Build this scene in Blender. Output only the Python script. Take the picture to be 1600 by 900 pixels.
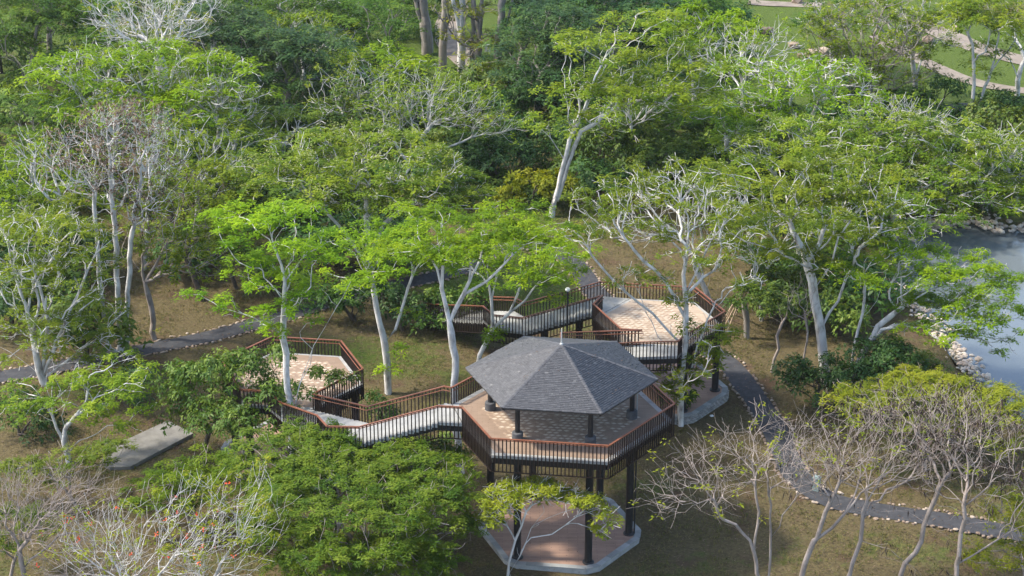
import bpy, math, random
import numpy as np
from mathutils import Vector, Matrix

for o in list(bpy.data.objects):
    bpy.data.objects.remove(o, do_unlink=True)
scene = bpy.context.scene
COL = scene.collection

# ------------------------------------------------------------------ camera
CAM_H = 55.95          # drone height above the ground, metres
PITCH = 0.403          # looking down, radians
FPX = 3111.0           # focal length in photo pixels (1600 wide)
cam_d = bpy.data.cameras.new("camera"); cam = bpy.data.objects.new("camera", cam_d); COL.objects.link(cam)
cam_d.sensor_width = 36.0; cam_d.lens = FPX / 1600 * 36.0
cam_d.clip_start = 1.0; cam_d.clip_end = 5000.0
cam.location = (0, 0, CAM_H); cam.rotation_euler = (math.pi / 2 - PITCH, 0, 0)
scene.camera = cam
scene.render.resolution_x = 1024; scene.render.resolution_y = 576

# ------------------------------------------------------------------ sky, sun, exposure
SUN_AZ = math.radians(176)     # direction to the sun, counter-clockwise from +X
SUN_EL = math.radians(51)
world = bpy.data.worlds.new("World"); scene.world = world; world.use_nodes = True
wn = world.node_tree.nodes; wl = world.node_tree.links; wn.clear()
sky = wn.new("ShaderNodeTexSky"); sky.sky_type = 'NISHITA'; sky.sun_disc = False
sky.sun_elevation = SUN_EL; sky.sun_rotation = math.pi / 2 - SUN_AZ
sky.air_density = 1.0; sky.dust_density = 2.0; sky.ozone_density = 1.0
bg = wn.new("ShaderNodeBackground"); bg.inputs[1].default_value = 0.15
wo = wn.new("ShaderNodeOutputWorld"); wl.new(sky.outputs[0], bg.inputs[0]); wl.new(bg.outputs[0], wo.inputs[0])
sun_d = bpy.data.lights.new("sun", 'SUN'); sun_d.energy = 2.5; sun_d.angle = math.radians(5.0); sun_d.color = (1.0, 0.925, 0.79)
sun = bpy.data.objects.new("sun", sun_d); COL.objects.link(sun)
SD = Vector((math.cos(SUN_EL) * math.cos(SUN_AZ), math.cos(SUN_EL) * math.sin(SUN_AZ), math.sin(SUN_EL)))
sun.rotation_euler = SD.to_track_quat('Z', 'Y').to_euler(); sun.location = SD * 200
vs = scene.view_settings
vs.view_transform = 'Standard'; vs.look = 'None'; vs.gamma = 1.0; vs.use_curve_mapping = False; vs.exposure = 1.56
scene.render.engine = 'CYCLES'
scene.cycles.max_bounces = 6; scene.cycles.transparent_max_bounces = 4
scene.cycles.diffuse_bounces = 3; scene.cycles.transmission_bounces = 3; scene.cycles.glossy_bounces = 2

# ------------------------------------------------------------------ survey helpers: photo pixel -> point in the place
SP, CP = math.sin(PITCH), math.cos(PITCH)
def _ray(x, y):
    a = (x - 800) / FPX; b = (450 - y) / FPX
    return a, CP + b * SP, -SP + b * CP
def at_z(x, y, z=0.0):
    a, dy, dz = _ray(x, y); t = (z - CAM_H) / dz
    return np.array([a * t, dy * t, z])
def at_Y(x, y, Y):
    a, dy, dz = _ray(x, y); t = Y / dy
    return np.array([a * t, Y, CAM_H + dz * t])
def px_scale(P):
    return FPX / (P[1] * CP - (P[2] - CAM_H) * SP)

# ------------------------------------------------------------------ object helpers
def link(o, parent=None):
    COL.objects.link(o)
    if parent is not None: o.parent = parent
    return o
def tag(o, label=None, cat=None, group=None, kind=None):
    if label: o['label'] = label
    if cat: o['category'] = cat
    if group: o['group'] = group
    if kind: o['kind'] = kind
    return o
def empty(name, loc=(0, 0, 0), label=None, cat=None, group=None):
    o = bpy.data.objects.new(name, None); o.empty_display_size = 0.2; o.location = loc
    link(o); return tag(o, label, cat, group)
def mesh_np(name, V, F, mat, tint=None, smooth=False):
    """V (n,3), F (m,k) all faces with k corners; tint per face."""
    me = bpy.data.meshes.new(name)
    V = np.asarray(V, dtype=np.float32); F = np.asarray(F, dtype=np.int32)
    n, (m, k) = len(V), F.shape
    me.vertices.add(n); me.vertices.foreach_set('co', V.ravel())
    me.loops.add(m * k); me.loops.foreach_set('vertex_index', F.ravel())
    me.polygons.add(m); me.polygons.foreach_set('loop_start', np.arange(0, m * k, k, dtype=np.int32))
    me.polygons.foreach_set('loop_total', np.full(m, k, dtype=np.int32))
    if smooth: me.polygons.foreach_set('use_smooth', np.ones(m, dtype=bool))
    if tint is not None:
        at = me.attributes.new('tint', 'FLOAT', 'FACE'); at.data.foreach_set('value', np.asarray(tint, dtype=np.float32))
    me.update(calc_edges=True)
    if mat: me.materials.append(mat)
    return me
class MB:
    """collects boxes, prisms and tubes, becomes one mesh"""
    def __init__(s): s.v = []; s.f = []
    def add(s, vs_, fs):
        o = len(s.v); s.v += [tuple(map(float, p)) for p in vs_]; s.f += [tuple(o + i for i in f) for f in fs]
    def box(s, c, size, rz=0.0):
        cx, cy, cz = c; a, b, h = size[0] / 2, size[1] / 2, size[2] / 2; C, S = math.cos(rz), math.sin(rz)
        P = [(cx + x * C - y * S, cy + x * S + y * C, cz + z) for z in (-h, h) for x, y in ((-a, -b), (a, -b), (a, b), (-a, b))]
        s.add(P, [(3, 2, 1, 0), (4, 5, 6, 7), (0, 1, 5, 4), (1, 2, 6, 5), (2, 3, 7, 6), (3, 0, 4, 7)])
    def prism(s, poly, z0, z1):
        n = len(poly); z0 = z0 if hasattr(z0, '__len__') else [z0] * n; z1 = z1 if hasattr(z1, '__len__') else [z1] * n
        P = [(p[0], p[1], z0[i]) for i, p in enumerate(poly)] + [(p[0], p[1], z1[i]) for i, p in enumerate(poly)]
        s.add(P, [tuple(range(n - 1, -1, -1)), tuple(range(n, 2 * n))] + [(i, (i + 1) % n, n + (i + 1) % n, n + i) for i in range(n)])
    def beam(s, a, b, w, h):
        """rectangular bar from a to b, w horizontal, h vertical, cut plumb at the ends"""
        a = Vector(a); b = Vector(b); d = b - a; n = Vector((-d.y, d.x, 0)); n = n.normalized() if n.length > 1e-6 else Vector((1, 0, 0))
        n *= w / 2; u = Vector((0, 0, h / 2))
        if abs(d.z) > 3 * Vector((d.x, d.y)).length: u = Vector((0, h / 2, 0)); n = Vector((w / 2, 0, 0))
        P = [a - n - u, a + n - u, a + n + u, a - n + u, b - n - u, b + n - u, b + n + u, b - n + u]
        s.add(P, [(0, 1, 2, 3), (7, 6, 5, 4), (1, 0, 4, 5), (2, 1, 5, 6), (3, 2, 6, 7), (0, 3, 7, 4)])
    def cyl(s, c, r0, r1, z0, z1, n=16):
        P = [(c[0] + r0 * math.cos(2 * math.pi * i / n), c[1] + r0 * math.sin(2 * math.pi * i / n), z0) for i in range(n)] + \
            [(c[0] + r1 * math.cos(2 * math.pi * i / n), c[1] + r1 * math.sin(2 * math.pi * i / n), z1) for i in range(n)]
        s.add(P, [tuple(range(n - 1, -1, -1)), tuple(range(n, 2 * n))] + [(i, (i + 1) % n, n + (i + 1) % n, n + i) for i in range(n)])
    def lathe(s, c, prof, n=16):
        for (r0, z0), (r1, z1) in zip(prof[:-1], prof[1:]): s.cyl(c, r0, r1, z0, z1, n)
    def tube(s, pts, r, n=6):
        pts = [Vector(p) for p in pts]; rings = []
        for i, p in enumerate(pts):
            d = (pts[min(i + 1, len(pts) - 1)] - pts[max(i - 1, 0)]).normalized()
            ref = Vector((0, 0, 1)) if abs(d.z) < .9 else Vector((1, 0, 0))
            a = d.cross(ref).normalized(); b = d.cross(a)
            rr = r[i] if hasattr(r, '__len__') else r
            rings.append([p + a * rr * math.cos(2 * math.pi * k / n) + b * rr * math.sin(2 * math.pi * k / n) for k in range(n)])
        P = [q for R in rings for q in R]; F = []
        for i in range(len(pts) - 1):
            for k in range(n): F.append((i * n + k, i * n + (k + 1) % n, (i + 1) * n + (k + 1) % n, (i + 1) * n + k))
        F.append(tuple(range(n))); F.append(tuple(range((len(pts) - 1) * n + n - 1, (len(pts) - 1) * n - 1, -1)))
        s.add(P, F)
    def mesh(s, name, mat):
        me = bpy.data.meshes.new(name); me.from_pydata(s.v, [], s.f); me.materials.append(mat); me.update(); return me
    def build(s, name, mat, parent=None, **kw):
        o = bpy.data.objects.new(name, s.mesh(name, mat)); link(o, parent); return tag(o, **kw)

# ------------------------------------------------------------------ materials
def nt(name):
    m = bpy.data.materials.new(name); m.use_nodes = True; t = m.node_tree
    return m, t.nodes, t.links, t.nodes["Principled BSDF"]
def ramp(nodes, stops):
    r = nodes.new("ShaderNodeValToRGB"); e = r.color_ramp.elements
    while len(e) < len(stops): e.new(0.5)
    for i, (p, c) in enumerate(stops): e[i].position = p; e[i].color = (*c, 1)
    return r
def mat_noise(name, stops, scale=4.0, detail=6, rough=.8, bump=0.0, bscale=None, spec=.3, metal=0.0, stretch=(1, 1, 1), dist=.02):
    m, N, L, b = nt(name)
    tc = N.new("ShaderNodeTexCoord"); mp = N.new("ShaderNodeMapping"); mp.inputs['Scale'].default_value = stretch
    L.new(tc.outputs['Object'], mp.inputs[0])
    nz = N.new("ShaderNodeTexNoise"); nz.inputs['Scale'].default_value = scale; nz.inputs['Detail'].default_value = detail
    nz.inputs['Roughness'].default_value = .62
    L.new(mp.outputs[0], nz.inputs['Vector']); r = ramp(N, stops); L.new(nz.outputs[0], r.inputs[0]); L.new(r.outputs[0], b.inputs['Base Color'])
    b.inputs['Roughness'].default_value = rough; b.inputs['Specular IOR Level'].default_value = spec; b.inputs['Metallic'].default_value = metal
    if bump:
        n2 = N.new("ShaderNodeTexNoise"); n2.inputs['Scale'].default_value = bscale or scale * 4; n2.inputs['Detail'].default_value = 4
        L.new(mp.outputs[0], n2.inputs['Vector'])
        bp = N.new("ShaderNodeBump"); bp.inputs['Strength'].default_value = bump; bp.inputs['Distance'].default_value = dist
        L.new(n2.outputs[0], bp.inputs['Height']); L.new(bp.outputs[0], b.inputs['Normal'])
    return m
def mat_leaf(name, dark, mid, bright, trans=.35, rough=.6, spec=.12):
    m, N, L, b = nt(name)
    a = N.new("ShaderNodeAttribute"); a.attribute_name = 'tint'
    r = ramp(N, [(0.0, dark), (.5, mid), (1.0, bright)]); L.new(a.outputs['Fac'], r.inputs[0])
    oi = N.new("ShaderNodeObjectInfo"); h0 = N.new("ShaderNodeHueSaturation")
    for sock, lo, hi in (('Hue', .492, .506), ('Value', .86, 1.12)):
        mr = N.new("ShaderNodeMapRange"); mr.inputs[3].default_value = lo; mr.inputs[4].default_value = hi; L.new(oi.outputs['Random'], mr.inputs[0]); L.new(mr.outputs[0], h0.inputs[sock])
    L.new(r.outputs[0], h0.inputs['Color']); r = h0
    L.new(r.outputs[0], b.inputs['Base Color']); b.inputs['Roughness'].default_value = rough; b.inputs['Specular IOR Level'].default_value = spec
    tr = N.new("ShaderNodeBsdfTranslucent")
    hs = N.new("ShaderNodeHueSaturation"); hs.inputs['Hue'].default_value = .485; hs.inputs['Saturation'].default_value = 1.1; hs.inputs['Value'].default_value = 1.3
    L.new(r.outputs[0], hs.inputs['Color']); L.new(hs.outputs[0], tr.inputs[0])
    mx = N.new("ShaderNodeMixShader"); mx.inputs[0].default_value = trans
    L.new(b.outputs[0], mx.inputs[1]); L.new(tr.outputs[0], mx.inputs[2]); L.new(mx.outputs[0], N["Material Output"].inputs[0])
    return m
def mat_tint(name, stops, rough=.8, spec=.3, nscale=20, namt=.25, bump=.0):
    """colour from the per-piece tint, mottled by a fine noise"""
    m, N, L, b = nt(name)
    a = N.new("ShaderNodeAttribute"); a.attribute_name = 'tint'
    tc = N.new("ShaderNodeTexCoord"); nz = N.new("ShaderNodeTexNoise"); nz.inputs['Scale'].default_value = nscale; nz.inputs['Detail'].default_value = 5
    L.new(tc.outputs['Object'], nz.inputs['Vector'])
    ma = N.new("ShaderNodeMath"); ma.operation = 'MULTIPLY_ADD'; ma.inputs[1].default_value = namt * 2; L.new(nz.outputs[0], ma.inputs[0])
    sb = N.new("ShaderNodeMath"); sb.operation = 'SUBTRACT'; sb.inputs[1].default_value = namt; L.new(a.outputs['Fac'], sb.inputs[0]); L.new(sb.outputs[0], ma.inputs[2])
    r = ramp(N, stops); L.new(ma.outputs[0], r.inputs[0]); L.new(r.outputs[0], b.inputs['Base Color'])
    b.inputs['Roughness'].default_value = rough; b.inputs['Specular IOR Level'].default_value = spec
    return m
def mat_brick(name, c1, c2, mortar, scale, rough=.75, squash=3.2, rot=0.0, off=.5):
    m, N, L, b = nt(name)
    tc = N.new("ShaderNodeTexCoord"); mp = N.new("ShaderNodeMapping"); mp.inputs['Rotation'].default_value = (0, 0, rot)
    L.new(tc.outputs['Object'], mp.inputs[0])
    br = N.new("ShaderNodeTexBrick"); br.inputs['Scale'].default_value = scale; br.offset = off
    br.inputs['Color1'].default_value = (*c1, 1); br.inputs['Color2'].default_value = (*c2, 1); br.inputs['Mortar'].default_value = (*mortar, 1)
    br.inputs['Mortar Size'].default_value = .012; br.inputs['Brick Width'].default_value = squash * .25; br.inputs['Row Height'].default_value = .25
    L.new(mp.outputs[0], br.inputs[0])
    nz = N.new("ShaderNodeTexNoise"); nz.inputs['Scale'].default_value = 1.1; nz.inputs['Detail'].default_value = 7; L.new(tc.outputs['Object'], nz.inputs[0])
    rr = ramp(N, [(.3, (.82, .82, .81)), (.7, (1.05, 1.05, 1.04))]); L.new(nz.outputs[0], rr.inputs[0])
    mx = N.new("ShaderNodeMix"); mx.data_type = 'RGBA'; mx.blend_type = 'MULTIPLY'; mx.inputs[0].default_value = 1
    L.new(br.outputs[0], mx.inputs[6]); L.new(rr.outputs[0], mx.inputs[7]); L.new(mx.outputs[2], b.inputs['Base Color'])
    b.inputs['Roughness'].default_value = rough
    return m

M = {}
M['steel'] = mat_noise('black_painted_steel', [(.3, (.010, .010, .012)), (.7, (.020, .020, .022))], 6, rough=.45, spec=.4)
M['baluster'] = mat_noise('dark_brown_painted_steel', [(.3, (.012, .008, .007)), (.7, (.024, .013, .011))], 3, rough=.5, spec=.35)
M['rail'] = mat_noise('rust_brown_handrail', [(.3, (.12, .042, .022)), (.55, (.17, .062, .032)), (.8, (.22, .092, .052))], 2.5, rough=.55, spec=.35)
M['concrete'] = mat_noise('grey_concrete', [(.25, (.20, .20, .195)), (.5, (.29, .29, .28)), (.78, (.38, .38, .365))], 1.6, 9, rough=.85, bump=.3, bscale=25)
M['concrete_old'] = mat_noise('weathered_concrete', [(.25, (.085, .08, .07)), (.5, (.155, .147, .13)), (.78, (.22, .21, .19))], 1.2, 9, rough=.9, bump=.3, bscale=25)
M['plinth'] = mat_noise('dark_grey_plinth', [(.3, (.05, .052, .055)), (.7, (.10, .10, .105))], 4, rough=.7)
M['border'] = mat_brick('brown_floor_strips', (.245, .172, .122), (.215, .15, .105), (.15, .105, .075), 2.0, squash=5)
M['border_tan'] = mat_brick('light_tan_floor_strips', (.40, .315, .24), (.36, .28, .21), (.28, .215, .16), 2.0, squash=5)  # lighter tan strips for the rear deck, paler than the brown ones
M['planks'] = mat_brick('brown_terrace_planks', (.36, .225, .165), (.29, .178, .128), (.17, .112, .084), 1.7, squash=7)
M['tiles'] = mat_tint('floor_tiles', [(0, (.18, .122, .085)), (.34, (.235, .168, .120)), (.5, (.285, .21, .15)), (.72, (.42, .36, .285)), (1, (.50, .44, .36))], nscale=1.2, namt=.07)
M['shingle'] = mat_tint('slate_grey_shingles', [(0, (.034, .034, .037)), (.45, (.063, .064, .070)), (.8, (.094, .095, .100)), (1, (.15, .148, .145))], rough=.7, spec=.35, nscale=3, namt=.22)
M['under'] = mat_noise('dark_soffit', [(.3, (.03, .025, .022)), (.7, (.05, .042, .036))], 3)
M['asphalt'] = mat_noise('asphalt', [(.3, (.026, .027, .031)), (.55, (.044, .045, .050)), (.8, (.072, .071, .073))], 2.2, 10, rough=.88, bump=.4, bscale=60)
M['dirt_path'] = mat_noise('sandy_path', [(.25, (.12, .10, .08)), (.5, (.19, .16, .13)), (.8, (.25, .215, .175))], .9, 9, rough=.95, bump=.3, bscale=20)
M['stone'] = mat_tint('edging_stone', [(0, (.12, .085, .062)), (.4, (.21, .155, .115)), (.75, (.29, .225, .17)), (1, (.37, .31, .255))], nscale=7, namt=.2, rough=.9)
M['kerb'] = mat_tint('grey_kerb_stone', [(0, (.17, .175, .17)), (.5, (.25, .255, .25)), (1, (.34, .345, .335))], nscale=6, namt=.2, rough=.85)
M['wallstone'] = mat_tint('grey_wall_stone', [(0, (.12, .12, .115)), (.5, (.21, .21, .20)), (1, (.31, .30, .28))], nscale=6, namt=.2, rough=.9)
M['white'] = mat_noise('white_enamel', [(.3, (.70, .70, .68)), (.7, (.80, .80, .78))], 3, rough=.4)
M['dull'] = mat_noise('dull_galvanised', [(.3, (.30, .30, .29)), (.7, (.42, .42, .40))], 5, rough=.6)
M['grey_green'] = mat_noise('grey_green_plastic', [(.3, (.16, .21, .20)), (.7, (.22, .27, .26))], 5, rough=.5)
M['bamboo'] = mat_noise('bamboo_pole', [(.3, (.42, .30, .20)), (.7, (.60, .47, .35))], 5, rough=.7)
BARK = {
 'pale': mat_noise('pale_grey_bark', [(.28, (.10, .085, .07)), (.37, (.30, .28, .255)), (.52, (.50, .485, .465)), (.75, (.63, .62, .605))], 2.6, 10, rough=.85, bump=.5, bscale=14, stretch=(1, 1, .45)),
 'grey': mat_noise('grey_furrowed_bark', [(.25, (.09, .077, .064)), (.5, (.20, .18, .155)), (.75, (.32, .30, .275))], 2.2, 8, rough=.9, bump=.8, bscale=9, stretch=(1, 1, .18)),
 'brown': mat_noise('brown_grey_bark', [(.25, (.13, .105, .088)), (.5, (.25, .21, .185)), (.75, (.36, .32, .295))], 2.2, 8, rough=.9, bump=.6, bscale=12, stretch=(1, 1, .5)),
 'dark': mat_noise('dark_bark', [(.3, (.05, .04, .03)), (.7, (.12, .095, .075))], 3, rough=.9),
}
LEAF = {
 'bright': mat_leaf('bright_feathery_leaf', (.072, .158, .005), (.158, .275, .007), (.265, .375, .012), trans=.45),
 'green': mat_leaf('green_feathery_leaf', (.062, .124, .009), (.138, .214, .013), (.245, .305, .022), trans=.45),
 'deep': mat_leaf('deep_green_leaf', (.032, .082, .013), (.066, .138, .018), (.135, .215, .028), trans=.42),
 'mango': mat_leaf('glossy_broad_leaf', (.028, .070, .011), (.072, .132, .017), (.160, .210, .030), trans=.3, rough=.55, spec=.25),
 'mangodark': mat_leaf('dark_glossy_broad_leaf', (.014, .048, .012), (.032, .086, .017), (.080, .148, .026), trans=.28, rough=.55, spec=.25),
 'yellow': mat_leaf('yellow_green_leaf', (.090, .130, .009), (.170, .215, .014), (.260, .280, .026), trans=.42),
 'olive': mat_leaf('olive_feathery_leaf', (.044, .092, .009), (.094, .150, .013), (.170, .215, .024), trans=.4),
 'dry': mat_leaf('dry_brown_leaf', (.06, .04, .028), (.13, .085, .06), (.20, .145, .10), trans=.2),
 'pod': mat_leaf('dark_seed_pod', (.018, .013, .010), (.035, .025, .020), (.06, .042, .034), trans=0.02),
 'blossom': mat_leaf('cream_blossom', (.20, .25, .07), (.28, .31, .11), (.38, .38, .18), trans=.3),
 'red': mat_leaf('red_blossom', (.50, .05, .02), (.60, .07, .03), (.68, .11, .05), trans=.3),
}

# ================================================================== GROUND, POND, PATHS
def catmull(pts, step=.5):
    P = [np.array(p, float) for p in pts]; P = [2 * P[0] - P[1]] + P + [2 * P[-1] - P[-2]]; out = []
    for i in range(1, len(P) - 2):
        n = max(2, int(np.linalg.norm(P[i + 1] - P[i]) / step))
        for t in np.arange(n) / n:
            out.append(.5 * ((2 * P[i]) + (-P[i - 1] + P[i + 1]) * t + (2 * P[i - 1] - 5 * P[i] + 4 * P[i + 1] - P[i + 2]) * t * t + (-P[i - 1] + 3 * P[i] - 3 * P[i + 1] + P[i + 2]) * t ** 3))
    out.append(P[-2]); return np.array(out)
def inside(poly, X, Y):
    r = np.zeros(X.shape, bool); n = len(poly)
    for i in range(n):
        x1, y1 = poly[i][:2]; x2, y2 = poly[(i + 1) % n][:2]
        c = ((y1 > Y) != (y2 > Y)) & (X < (x2 - x1) * (Y - y1) / (y2 - y1 + 1e-12) + x1); r ^= c
    return r
POND_PX = [(1395, 372), (1425, 352), (1500, 345), (1600, 356), (1700, 372), (1800, 420), (1800, 720), (1690, 720), (1590, 640), (1525, 585), (1482, 535), (1440, 490), (1408, 455)]
POND = [at_z(*p)[:2] for p in POND_PX]
rng0 = np.random.default_rng(3)
def smooth_noise(X, Y, s, seed):
    r = np.random.default_rng(seed); Z = np.zeros(X.shape)
    for k in range(7):
        a = r.uniform(0, 6.28); f = r.uniform(.5, 1.6) / s; Z += np.sin((X * math.cos(a) + Y * math.sin(a)) * f * 6.28 + r.uniform(0, 6.28))
    return Z / 7 * 1.8
gx = np.concatenate([np.linspace(-900, -72, 12), np.arange(-70, 71, .9), np.linspace(73, 900, 12)])
gy = np.concatenate([np.linspace(-200, 62, 8), np.arange(64, 245, .9), np.linspace(250, 1800, 14)])
GX, GY = np.meshgrid(gx, gy)
inp = inside(POND, GX, GY)
GZ = -.05 + .04 * smooth_noise(GX, GY, 9, 5); GZ[inp] = -1.4
ny, nx = GX.shape
I = np.arange(ny * nx).reshape(ny, nx)
GF = np.stack([I[:-1, :-1], I[:-1, 1:], I[1:, 1:], I[1:, :-1]], -1).reshape(-1, 4)
# how green the grass is, patch by patch (lawns are mown and watered, the rest is dry)
green = .17 + .22 * smooth_noise(GX, GY, 13, 11) + .14 * smooth_noise(GX, GY, 4, 12)
for (x, y, r, a) in [(820, 435, 4.5, .55), (740, 440, 4, .35), (1230, 45, 9, .5), (1300, 120, 10, .45), (1500, 100, 9, .38), (1480, 150, 8, .45), (1590, 120, 8, .3), (1420, 130, 8, .45),
                     (690, 580, 3.5, .3), (540, 550, 3, .2), (1330, 845, 3, .12), (1100, 830, 3, -.1), (1400, 740, 4, .1), (510, 120, 8, .6), (960, 130, 7, .5), (750, 50, 9, .5), (640, 60, 8, .4), (60, 80, 8, .35),
                     (1180, 540, 4, -.35), (250, 470, 5, -.28), (1060, 410, 5, -.5), (640, 560, 4, -.12), (740, 600, 3, -.1), (1090, 720, 3, -.2), (1180, 620, 3.5, -.3), (1330, 800, 2, -.3), (1430, 790, 1.6, -.3)]:
    p = at_z(x, y); green += a * np.exp(-((GX - p[0]) ** 2 + (GY - p[1]) ** 2) / (2 * r * r))
green += .30 * np.clip((GY - 128) / 30, 0, 1)
gme = mesh_np('ground', np.stack([GX, GY, GZ], -1).reshape(-1, 3), GF, None, smooth=True)
ga = gme.attributes.new('green', 'FLOAT', 'POINT'); ga.data.foreach_set('value', np.clip(green, 0, 1).ravel().astype(np.float32))
m, N, L, b = nt('dry_grass_ground')
tc = N.new("ShaderNodeTexCoord"); at = N.new("ShaderNodeAttribute"); at.attribute_name = 'green'
n1 = N.new("ShaderNodeTexNoise"); n1.inputs['Scale'].default_value = 1.3; n1.inputs['Detail'].default_value = 12; n1.inputs['Roughness'].default_value = .72
n2 = N.new("ShaderNodeTexNoise"); n2.inputs['Scale'].default_value = 6.0; n2.inputs['Detail'].default_value = 8; n2.inputs['Roughness'].default_value = .8
n3 = N.new("ShaderNodeTexNoise"); n3.inputs['Scale'].default_value = .35; n3.inputs['Detail'].default_value = 6
for q in (n1, n2, n3): L.new(tc.outputs['Object'], q.inputs[0])
dry = ramp(N, [(.28, (.036, .028, .016)), (.42, (.076, .060, .031)), (.55, (.116, .093, .046)), (.75, (.170, .138, .076))]); L.new(n2.outputs[0], dry.inputs[0])
grn = ramp(N, [(.30, (.026, .044, .010)), (.5, (.064, .096, .017)), (.72, (.118, .150, .032))]); L.new(n2.outputs[0], grn.inputs[0])
soil = ramp(N, [(.3, (.055, .035, .022)), (.6, (.105, .070, .044)), (.8, (.150, .105, .070))]); L.new(n2.outputs[0], soil.inputs[0])
ad = N.new("ShaderNodeMath"); ad.operation = 'MULTIPLY_ADD'; ad.inputs[1].default_value = 1.5; L.new(n1.outputs[0], ad.inputs[0]); L.new(at.outputs['Fac'], ad.inputs[2])
gf = N.new("ShaderNodeMapRange"); gf.inputs[1].default_value = .98; gf.inputs[2].default_value = 1.38; L.new(ad.outputs[0], gf.inputs[0])
sf = N.new("ShaderNodeMapRange"); sf.inputs[1].default_value = .56; sf.inputs[2].default_value = .68; L.new(n3.outputs[0], sf.inputs[0])
mA = N.new("ShaderNodeMix"); mA.data_type = 'RGBA'; L.new(sf.outputs[0], mA.inputs[0]); L.new(dry.outputs[0], mA.inputs[6]); L.new(soil.outputs[0], mA.inputs[7])
mB = N.new("ShaderNodeMix"); mB.data_type = 'RGBA'; L.new(gf.outputs[0], mB.inputs[0]); L.new(mA.outputs[2], mB.inputs[6]); L.new(grn.outputs[0], mB.inputs[7])
L.new(mB.outputs[2], b.inputs['Base Color']); b.inputs['Roughness'].default_value = .95; b.inputs['Specular IOR Level'].default_value = .1
bp = N.new("ShaderNodeBump"); bp.inputs['Strength'].default_value = .9; bp.inputs['Distance'].default_value = .12; L.new(n2.outputs[0], bp.inputs['Height']); L.new(bp.outputs[0], b.inputs['Normal'])
gme.materials.append(m)
tag(link(bpy.data.objects.new('ground', gme)), kind='structure')
# pond water
m, N, L, b = nt('pond_water')
b.inputs['Base Color'].default_value = (.11, .13, .14, 1); b.inputs['Roughness'].default_value = .09; b.inputs['IOR'].default_value = 1.33; b.inputs['Specular IOR Level'].default_value = .9
tc = N.new("ShaderNodeTexCoord"); nz = N.new("ShaderNodeTexNoise"); nz.inputs['Scale'].default_value = 2.5; nz.inputs['Detail'].default_value = 3; L.new(tc.outputs['Object'], nz.inputs[0])
bp = N.new("ShaderNodeBump"); bp.inputs['Strength'].default_value = .12; bp.inputs['Distance'].default_value = .05; L.new(nz.outputs[0], bp.inputs['Height']); L.new(bp.outputs[0], b.inputs['Normal'])
wme = bpy.data.meshes.new('pond_water'); c0 = np.mean(POND, 0)
wme.from_pydata([(*(c0 + (np.array(p) - c0) * 1.06), -.38) for p in POND], [], [tuple(range(len(POND)))]); wme.materials.append(m)
tag(link(bpy.data.objects.new('water', wme)), kind='structure')

def ribbon(name, pts, width, mat, z=.0, parent=None):
    C = catmull(pts, .6); d = np.gradient(C, axis=0); d /= np.linalg.norm(d, axis=1)[:, None]; n = np.stack([-d[:, 1], d[:, 0]], -1)
    w = width / 2 * (1 + .03 * np.sin(np.arange(len(C)) * .7))[:, None]
    Lf, Rt = C + n * w, C - n * w; k = len(C)
    V = np.concatenate([np.c_[Rt, np.full(k, z)], np.c_[Lf, np.full(k, z)]]); F = [(i, i + 1, k + i + 1, k + i) for i in range(k - 1)]
    o = bpy.data.objects.new(name, mesh_np(name, V, F, mat)); link(o, parent); tag(o, kind=None if parent else 'structure')
    return Lf, Rt
def stone_mesh(seed, mat, flat=.7, name='stone'):
    r = np.random.default_rng(seed); import bmesh
    bm = bmesh.new(); bmesh.ops.create_icosphere(bm, subdivisions=1, radius=.5)
    for v in bm.verts:
        v.co = Vector((v.co.x * r.uniform(.75, 1.2), v.co.y * r.uniform(.7, 1.1), v.co.z * flat * r.uniform(.75, 1.2)))
    me = bpy.data.meshes.new(name); bm.to_mesh(me); bm.free(); me.materials.append(mat)
    a = me.attributes.new('tint', 'FLOAT', 'FACE'); a.data.foreach_set('value', np.full(len(me.polygons), r.uniform(.1, 1), dtype=np.float32))
    return me
STONES = [stone_mesh(i, M['stone']) for i in range(10)]
def lay_stones(root, line, size, gap, rnd, jit=.07, lim=300, z=.05, skip=lambda p: False):
    """line of stones laid end to end; root carries the stones"""
    d = np.r_[0, np.cumsum(np.linalg.norm(np.diff(line, axis=0), axis=1))]; s = 0.0; k = 0
    while s < d[-1] and k < lim:
        sz = size * rnd.choice((.55, .7, .9, 1.0, 1.25, 1.7)); p = np.array([np.interp(s + sz / 2, d, line[:, 0]), np.interp(s + sz / 2, d, line[:, 1])])
        q = np.array([np.interp(s + sz / 2 + .1, d, line[:, 0]), np.interp(s + sz / 2 + .1, d, line[:, 1])]) - p
        s += sz + gap * rnd.choice((0, .3, .6, 1, 5 if rnd.random() < .35 else 1))
        if skip(p): continue
        o = bpy.data.objects.new('stone', rnd.choice(STONES)); link(o, root)
        o.location = (p[0] + rnd.gauss(0, jit) - root.location.x, p[1] + rnd.gauss(0, jit) - root.location.y, z * rnd.uniform(-.6, 1.1))
        o.scale = (sz * rnd.uniform(.9, 1.15), size * rnd.uniform(.75, 1.2), size * rnd.uniform(.7, 1.1))
        o.rotation_euler = (rnd.uniform(-.2, .2), rnd.uniform(-.2, .2), math.atan2(q[1], q[0]) + rnd.uniform(-.35, .35)); k += 1
    return k
G = lambda pts: [at_z(*p)[:2] for p in pts]
PATH_R = G([(790, 381), (845, 386), (885, 402), (912, 430), (935, 462), (985, 500), (1060, 528), (1130, 562), (1168, 606), (1205, 660), (1228, 710), (1252, 752), (1300, 782), (1370, 797), (1470, 812), (1600, 836), (1760, 862)])
PATH_L = G([(-120, 612), (0, 589), (90, 573), (220, 547), (320, 527), (400, 506), (470, 486), (560, 458), (680, 432), (735, 415), (762, 396), (790, 381)])
rnd = random.Random(5)
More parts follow.
